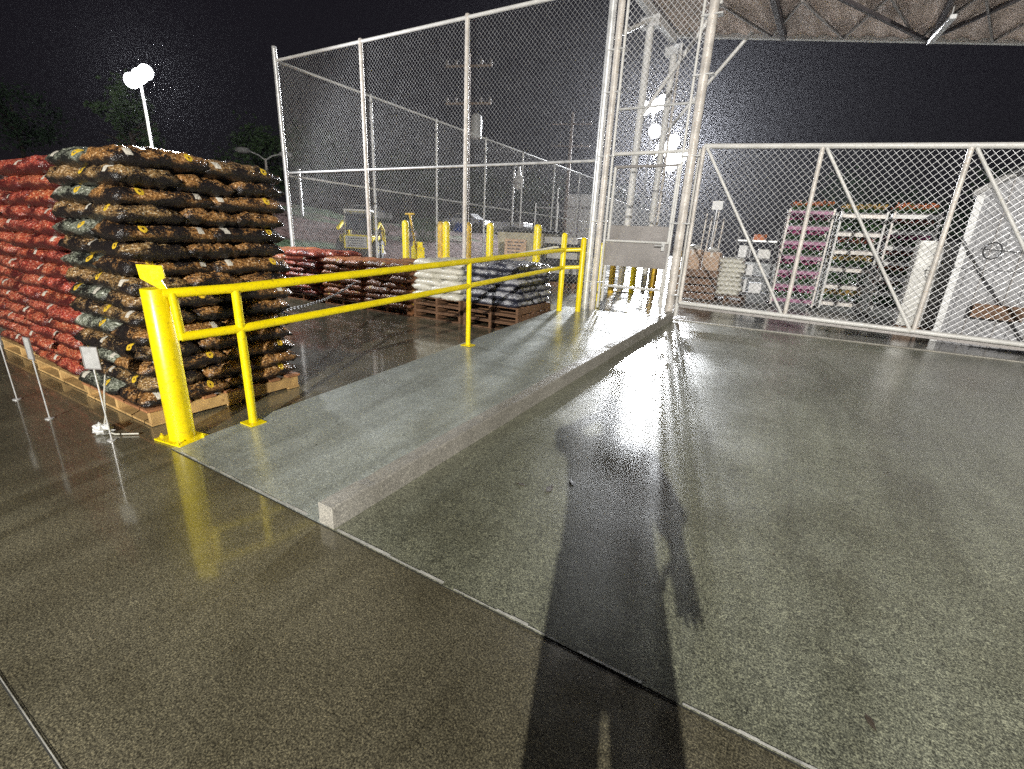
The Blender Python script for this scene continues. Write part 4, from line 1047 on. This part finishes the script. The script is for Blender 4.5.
def tree(x, y, z, h, cr, label, mat, seed, n=2600, cz=.62):
    rnd = random.Random(seed); t = thing('tree', label, 'tree', (x, y, z), 0, 'trees beyond the yard')
    mb = MB(); mb.path([(0, 0, -.3), (.05, .02, h * .25), (-.05, .06, h * .5), (0, 0, h * .8)], [h * .03, h * .024, h * .017, h * .006], 9)
    tk = mb.build('trunk', M['bark'], t, True)
    mb = MB()
    for k in range(9):
        a = rnd.uniform(0, 6.28); z0 = h * rnd.uniform(.3, .6); e = Vector((math.cos(a), math.sin(a), .6)) * cr * rnd.uniform(.5, .85)
        mb.path([(0, 0, z0), tuple(Vector((0, 0, z0)) + e * .5 + Vector((0, 0, .2))), tuple(Vector((0, 0, z0)) + e)], [h * .011, h * .007, h * .002], 6)
    mb.build('limb', M['bark'], tk, True)
    cl = []
    for k in range(24):
        while True:
            p = Vector((rnd.uniform(-1, 1), rnd.uniform(-1, 1), rnd.uniform(-1, 1)))
            if p.length < 1: break
        cl.append((Vector((p.x * cr, p.y * cr, h * cz + p.z * h * .36)), rnd.uniform(.16, .36) * cr))
    mb = MB()
    for k in range(n):
        c, r_ = rnd.choice(cl); q = c + Vector((rnd.gauss(0, .55), rnd.gauss(0, .55), rnd.gauss(0, .5))) * r_
        s_ = rnd.uniform(.12, .3) * h / 8; a = Vector((rnd.gauss(0, 1), rnd.gauss(0, 1), rnd.gauss(0, .7))).normalized(); b_ = a.cross(Vector((rnd.gauss(0, 1), rnd.gauss(0, 1), rnd.gauss(0, 1)))).normalized()
        mb.add([q - a * s_, q - b_ * s_ * .5, q + a * s_, q + b_ * s_ * .5], [(0, 1, 2, 3)])
    mb.build('crown', mat, t)
    return t


for i, (x, y, h, cr, lab, mt) in enumerate((
        (-36, 15.0, 6.2, 2.0, 'round dark green tree behind the tall black stack near the left lamp post', 'leaf'),
        (-58, 16, 6.0, 3.0, 'dim tree left of the left lamp post', 'leaf2'),
        (-41, 26.5, 7.0, 3.2, 'dark green tree behind the twin arm street lamp', 'leaf'),
        (-44, 34, 9, 4.0, 'dim tree behind the corner post of the tall fence', 'leaf2'),
        (-40, 44, 8, 4.2, 'dim tree above the white car on the bank', 'leaf2'),
        (-36, 52, 7.5, 4.2, 'dim tree beyond the leftmost yard bollard', 'leaf2'),
        (-31, 60, 8, 4.2, 'dim tree beyond the tall utility pole', 'leaf2'),
        (-24, 66, 8, 4.5, 'dim tree beyond the distant utility pole', 'leaf2'),
        (6, 60, 9, 4.6, 'dark tree far behind the flower racks', 'leaf2'),
        (14, 52, 8, 4.4, 'dark tree far behind the white shed', 'leaf2'))):
    tree(x, y, hz(x, y) if x < -13 else ZT, h, cr, lab, M[mt], 40 + i)
# tuft of pale weeds on the bank near the loader
def shrub(x, y, label, seed, n=420, h=1.1):
    rnd = random.Random(seed); t = thing('shrub', label, 'shrub', (x, y, hz(x, y) - .02), 0, 'weeds on the bank'); mb = MB()
    for k in range(n):
        c = Vector((rnd.gauss(0, .45), rnd.gauss(0, .45), abs(rnd.gauss(0, .4)) * h)); a = Vector((rnd.gauss(0, .5), rnd.gauss(0, .5), 1)).normalized() * rnd.uniform(.06, .16); b_ = a.orthogonal().normalized() * .02
        mb.add([c - a, c - b_, c + a, c + b_], [(0, 1, 2, 3)])
    mb.build('foliage', M['leaf'], t)
    mb = MB()
    for k in range(5): mb.tube((0, 0, 0), (rnd.gauss(0, .25), rnd.gauss(0, .25), .5 * h), .02, 5, .006)
    mb.build('stem', M['bark'], t)
for i, (x, y) in enumerate(((-18.6, 17.4), (-20, 22.5), (-17.5, 20.5), (-22, 26.5))): shrub(x, y, ['leafy weed clump just right of the yellow loader', 'low weed clump on the bank behind the leftmost bollard', 'small weed clump beyond the side fence near the loader', 'weed clump on the bank before the blue tarp'][i], 70 + i)

# wet dead leaves on the drive
for i, (px, py, s_) in enumerate(((-1.02, 2.35, .05), (-.93, 2.5, .04), (-1.2, 2.3, .03), (1.9, 3.6, .05), (1.4, 2.35, .05), (.55, 1.65, .028))):
    mb = MB(); pts = [(-1, 0), (-.5, .35), (.1, .45), (.6, .25), (1.2, .05), (.6, -.22), (.1, -.4), (-.5, -.3)]
    mb.prism([(a * s_, b_ * s_, .002 + .002 * abs(b_)) for a, b_ in pts], (0, 0, 0), (0, 0, .002)); o = mb.build('dead_leaf', M['leafdead']); o.location = (px, py, zs(py) + .002); o.rotation_euler = (R(2.8), 0, random.uniform(0, 6))
    tag(o, ['largest dark leaf of the cluster near the kerb end', 'leaf just beyond the largest of the kerb cluster', 'smallest leaf of the cluster near the kerb end', 'dark leaf alone far out on the drive', 'dark leaf on the drive right of the shadow hand', 'dark leaf at the slab edge near the bottom right', 'small leaf on the slab edge left of the shadow'][i], 'leaf', 'wet leaves on the drive')


# ------------------------------------------------------------------ the photographer (out of frame, throws the long shadow)
def capsule(mb, a, b, r1, r2, n=14):
    a, b = Vector(a), Vector(b)
    mb.tube(a, b, r1, n, r2); mb.ball(a, r1, n, 8); mb.ball(b, r2, n, 8)


def person():
    f = Vector((-.325, .946, 0)); rz = math.atan2(f.y, f.x) - math.pi / 2
    t = thing('person', 'photographer in dark shirt and jeans, left arm raised, casting the long shadow', 'person', (.28, -.36, 0), rz); t.scale = (.97, 1.0, 1.0)
    # local axes: x right, y forward
    mb = MB()
    for s_ in (-1, 1):
        capsule(mb, (s_ * .10, 0, .88), (s_ * .125, .02, .48), .085, .058); capsule(mb, (s_ * .125, .02, .48), (s_ * .135, -.02, .09), .058, .038)
        capsule(mb, (s_ * .135, -.03, .05), (s_ * .15, .14, .04), .04, .034)
    mb.ball((0, 0, .93), (.17, .115, .12), 18, 12); mb.ball((0, .01, 1.08), (.165, .115, .17), 18, 12); mb.ball((0, 0, 1.25), (.19, .115, .15), 18, 12)
    capsule(mb, (-.2, 0, 1.33), (.2, 0, 1.33), .06, .06); capsule(mb, (0, .0, 1.36), (0, .02, 1.46), .055, .052)
    mb.ball((0, .03, 1.555), (.075, .095, .115), 18, 14)                       # head
    mb.ball((0, .128, 1.545), (.014, .02, .024), 8, 6); mb.ball((-.075, .02, 1.55), (.012, .022, .032), 8, 6); mb.ball((.075, .02, 1.55), (.012, .022, .032), 8, 6)
    mb.ball((0, .1, 1.50), (.03, .02, .010), 8, 6)
    # right arm hangs, slightly bent out
    capsule(mb, (.22, 0, 1.33), (.305, -.03, 1.13), .062, .055); capsule(mb, (.305, -.03, 1.13), (.315, .06, .985), .055, .04)
    def hand(w, d, side, up, out, k_=1.0):
        w, d, side, up = Vector(w), Vector(d).normalized(), Vector(side).normalized(), Vector(up).normalized()
        w0 = w.copy()
        def cap_(a, b_, r1, r2, n): capsule(mb, w0 + (a - w0) * k_, w0 + (b_ - w0) * k_, r1 * k_, r2 * k_, n)
        cap_( w + d * .02 - side * .018, w + d * .075 - side * .026, .018, .017, 10); cap_( w + d * .02 + side * .018, w + d * .075 + side * .026, .018, .017, 10); cap_( w + d * .02, w + d * .08, .019, .017, 10)
        for k, (o_, L) in enumerate(((-.031, .06), (-.011, .075), (.011, .08), (.031, .07))):
            a = w + d * .085 + side * o_; b_ = a + (d + side * o_ * 3 - up * .15) .normalized() * L * .5; c = b_ + (d + side * o_ * 2 + up * .35).normalized() * L * .5
            cap_( a, b_, .0095, .009, 8); cap_( b_, c, .009, .0075, 8)
        a = w + d * .03 + side * .03 * out; b_ = a + (d * .6 + side * .8 * out).normalized() * .045; c = b_ + (d + side * .2 * out).normalized() * .035
        cap_( a, b_, .012, .0105, 8); cap_( b_, c, .0105, .009, 8)
    hand((.317, .065, .97), (.03, .12, -1), (1, 0, .05), (0, 1, 0), -1, 1.18)
    # left arm: elbow out at shoulder height, hand up behind the phone
    capsule(mb, (-.2, 0, 1.33), (-.31, .10, 1.36), .054, .047); capsule(mb, (-.31, .10, 1.36), (-.12, .22, 1.44), .043, .030)
    hand((-.11, .225, 1.445), (1, .1, .35), (0, 0, 1), (0, -1, 0), 1)
    b = mb.build('body', M['skin'], t)
    rm = b.modifiers.new('remesh', 'REMESH'); rm.mode = 'VOXEL'; rm.voxel_size = .0055; rm.use_smooth_shade = True
    sm = b.modifiers.new('smooth', 'SMOOTH'); sm.iterations = 3; sm.factor = .5
    mb = MB()                                   # shirt, loose
    prof = [(.22, .14, .70), (.215, .135, .86), (.215, .135, 1.1), (.245, .13, 1.25), (.23, .10, 1.37), (.09, .07, 1.405)]
    n = 28; vs = []
    for (a, c, z) in prof: vs += [(a * math.cos(2 * math.pi * k / n), c * math.sin(2 * math.pi * k / n) + .005, z + .004 * math.sin(5 * k)) for k in range(n)]
    mb.add(vs, [(i * n + k, i * n + (k + 1) % n, (i + 1) * n + (k + 1) % n, (i + 1) * n + k) for i in range(len(prof) - 1) for k in range(n)])
    mb.tube((.19, 0, 1.34), (.315, -.01, 1.08), .085, 16, .085, False); mb.tube((-.18, 0, 1.33), (-.29, .08, 1.362), .082, 16, .078, False)
    sh = mb.build('shirt', M['shirt'], t, True)
    mb = MB()
    for s_ in (-1, 1): mb.path([(s_ * .105, 0, .92), (s_ * .122, .01, .70), (s_ * .132, .02, .48), (s_ * .14, -.01, .28), (s_ * .145, -.02, .07)], [.12, .117, .108, .100, .096], 18)
    mb.lathe((0, 0, .84), [(.17, 0), (.185, .06), (.18, .13)], 20); mb.build('jeans', M['jeans'], t, True)
    mb = MB()
    for s_ in (-1, 1): mb.ball((s_ * .145, .06, .045), (.052, .15, .05), 14, 8)
    mb.build('shoe', M['dark'], t, True)
    mb = MB(); mb.ball((0, .015, 1.58), (.084, .098, .105), 18, 12); mb.v = [p if p[2] > 1.53 or p[1] < .04 else (p[0] * .9, min(p[1], .06), p[2]) for p in mb.v]; mb.build('hair', M['hair'], t, True)
    p = thing('phone', 'dark phone held up in the photographer hand', 'phone', (0, 0, 0)); p.location = t.location
    mb = MB(); Rz = Matrix.Translation(Vector((.28, -.36, 0))) @ Matrix.Rotation(rz, 4, 'Z')
    mb.box((.02, .215, 1.47), (.155, .008, .075), 0, Rz); bd = mb.build('body', M['dark'], p, False, .003); bd.location = -p.location
    return t


person()

# thin scattering box added for lamp halos and a grainy sky
mb = MB(); mb.box((0, 30, 9), (316, 260, 20)); hzo = mb.build('added_haze', None or M['poly']); hzo['kind'] = 'stuff'
hm = bpy.data.materials.new('added glow haze'); hm.use_nodes = True; nt = hm.node_tree; nt.nodes.clear()
vo = nt.nodes.new('ShaderNodeVolumePrincipled'); vo.inputs['Density'].default_value = HAZE; vo.inputs['Color'].default_value = (.86, .86, .92, 1); vo.inputs['Anisotropy'].default_value = .82
oo = nt.nodes.new('ShaderNodeOutputMaterial'); nt.links.new(vo.outputs[0], oo.inputs['Volume']); hzo.data.materials[0] = hm

# ------------------------------------------------------------------ sky, sun, film
w = bpy.data.worlds.new('World'); scene.world = w; w.use_nodes = True
nt = w.node_tree; nt.nodes.clear()
sky = nt.nodes.new('ShaderNodeTexSky'); sky.sky_type = 'NISHITA'; sky.sun_disc = False; sky.sun_elevation = R(18); sky.sun_rotation = R(163)
b1 = N(nt, 'ShaderNodeBackground', Strength=.0006); nt.links.new(sky.outputs[0], b1.inputs[0])
b2 = N(nt, 'ShaderNodeBackground', Strength=1.0); b2.inputs[0].default_value = (.0066, .0050, .0072, 1)
ad = nt.nodes.new('ShaderNodeAddShader'); nt.links.new(b1.outputs[0], ad.inputs[0]); nt.links.new(b2.outputs[0], ad.inputs[1])
ow = nt.nodes.new('ShaderNodeOutputWorld'); nt.links.new(ad.outputs[0], ow.inputs[0])
scene.view_settings.view_transform = 'Standard'; scene.view_settings.look = 'None'
scene.view_settings.exposure = 0.0; scene.view_settings.gamma = 1.0
c = scene.cycles
c.max_bounces = 6; c.diffuse_bounces = 2; c.glossy_bounces = 3; c.transmission_bounces = 2; c.sample_clamp_indirect = 4
c.use_adaptive_sampling = True; c.adaptive_threshold = .02
c.use_denoising = False
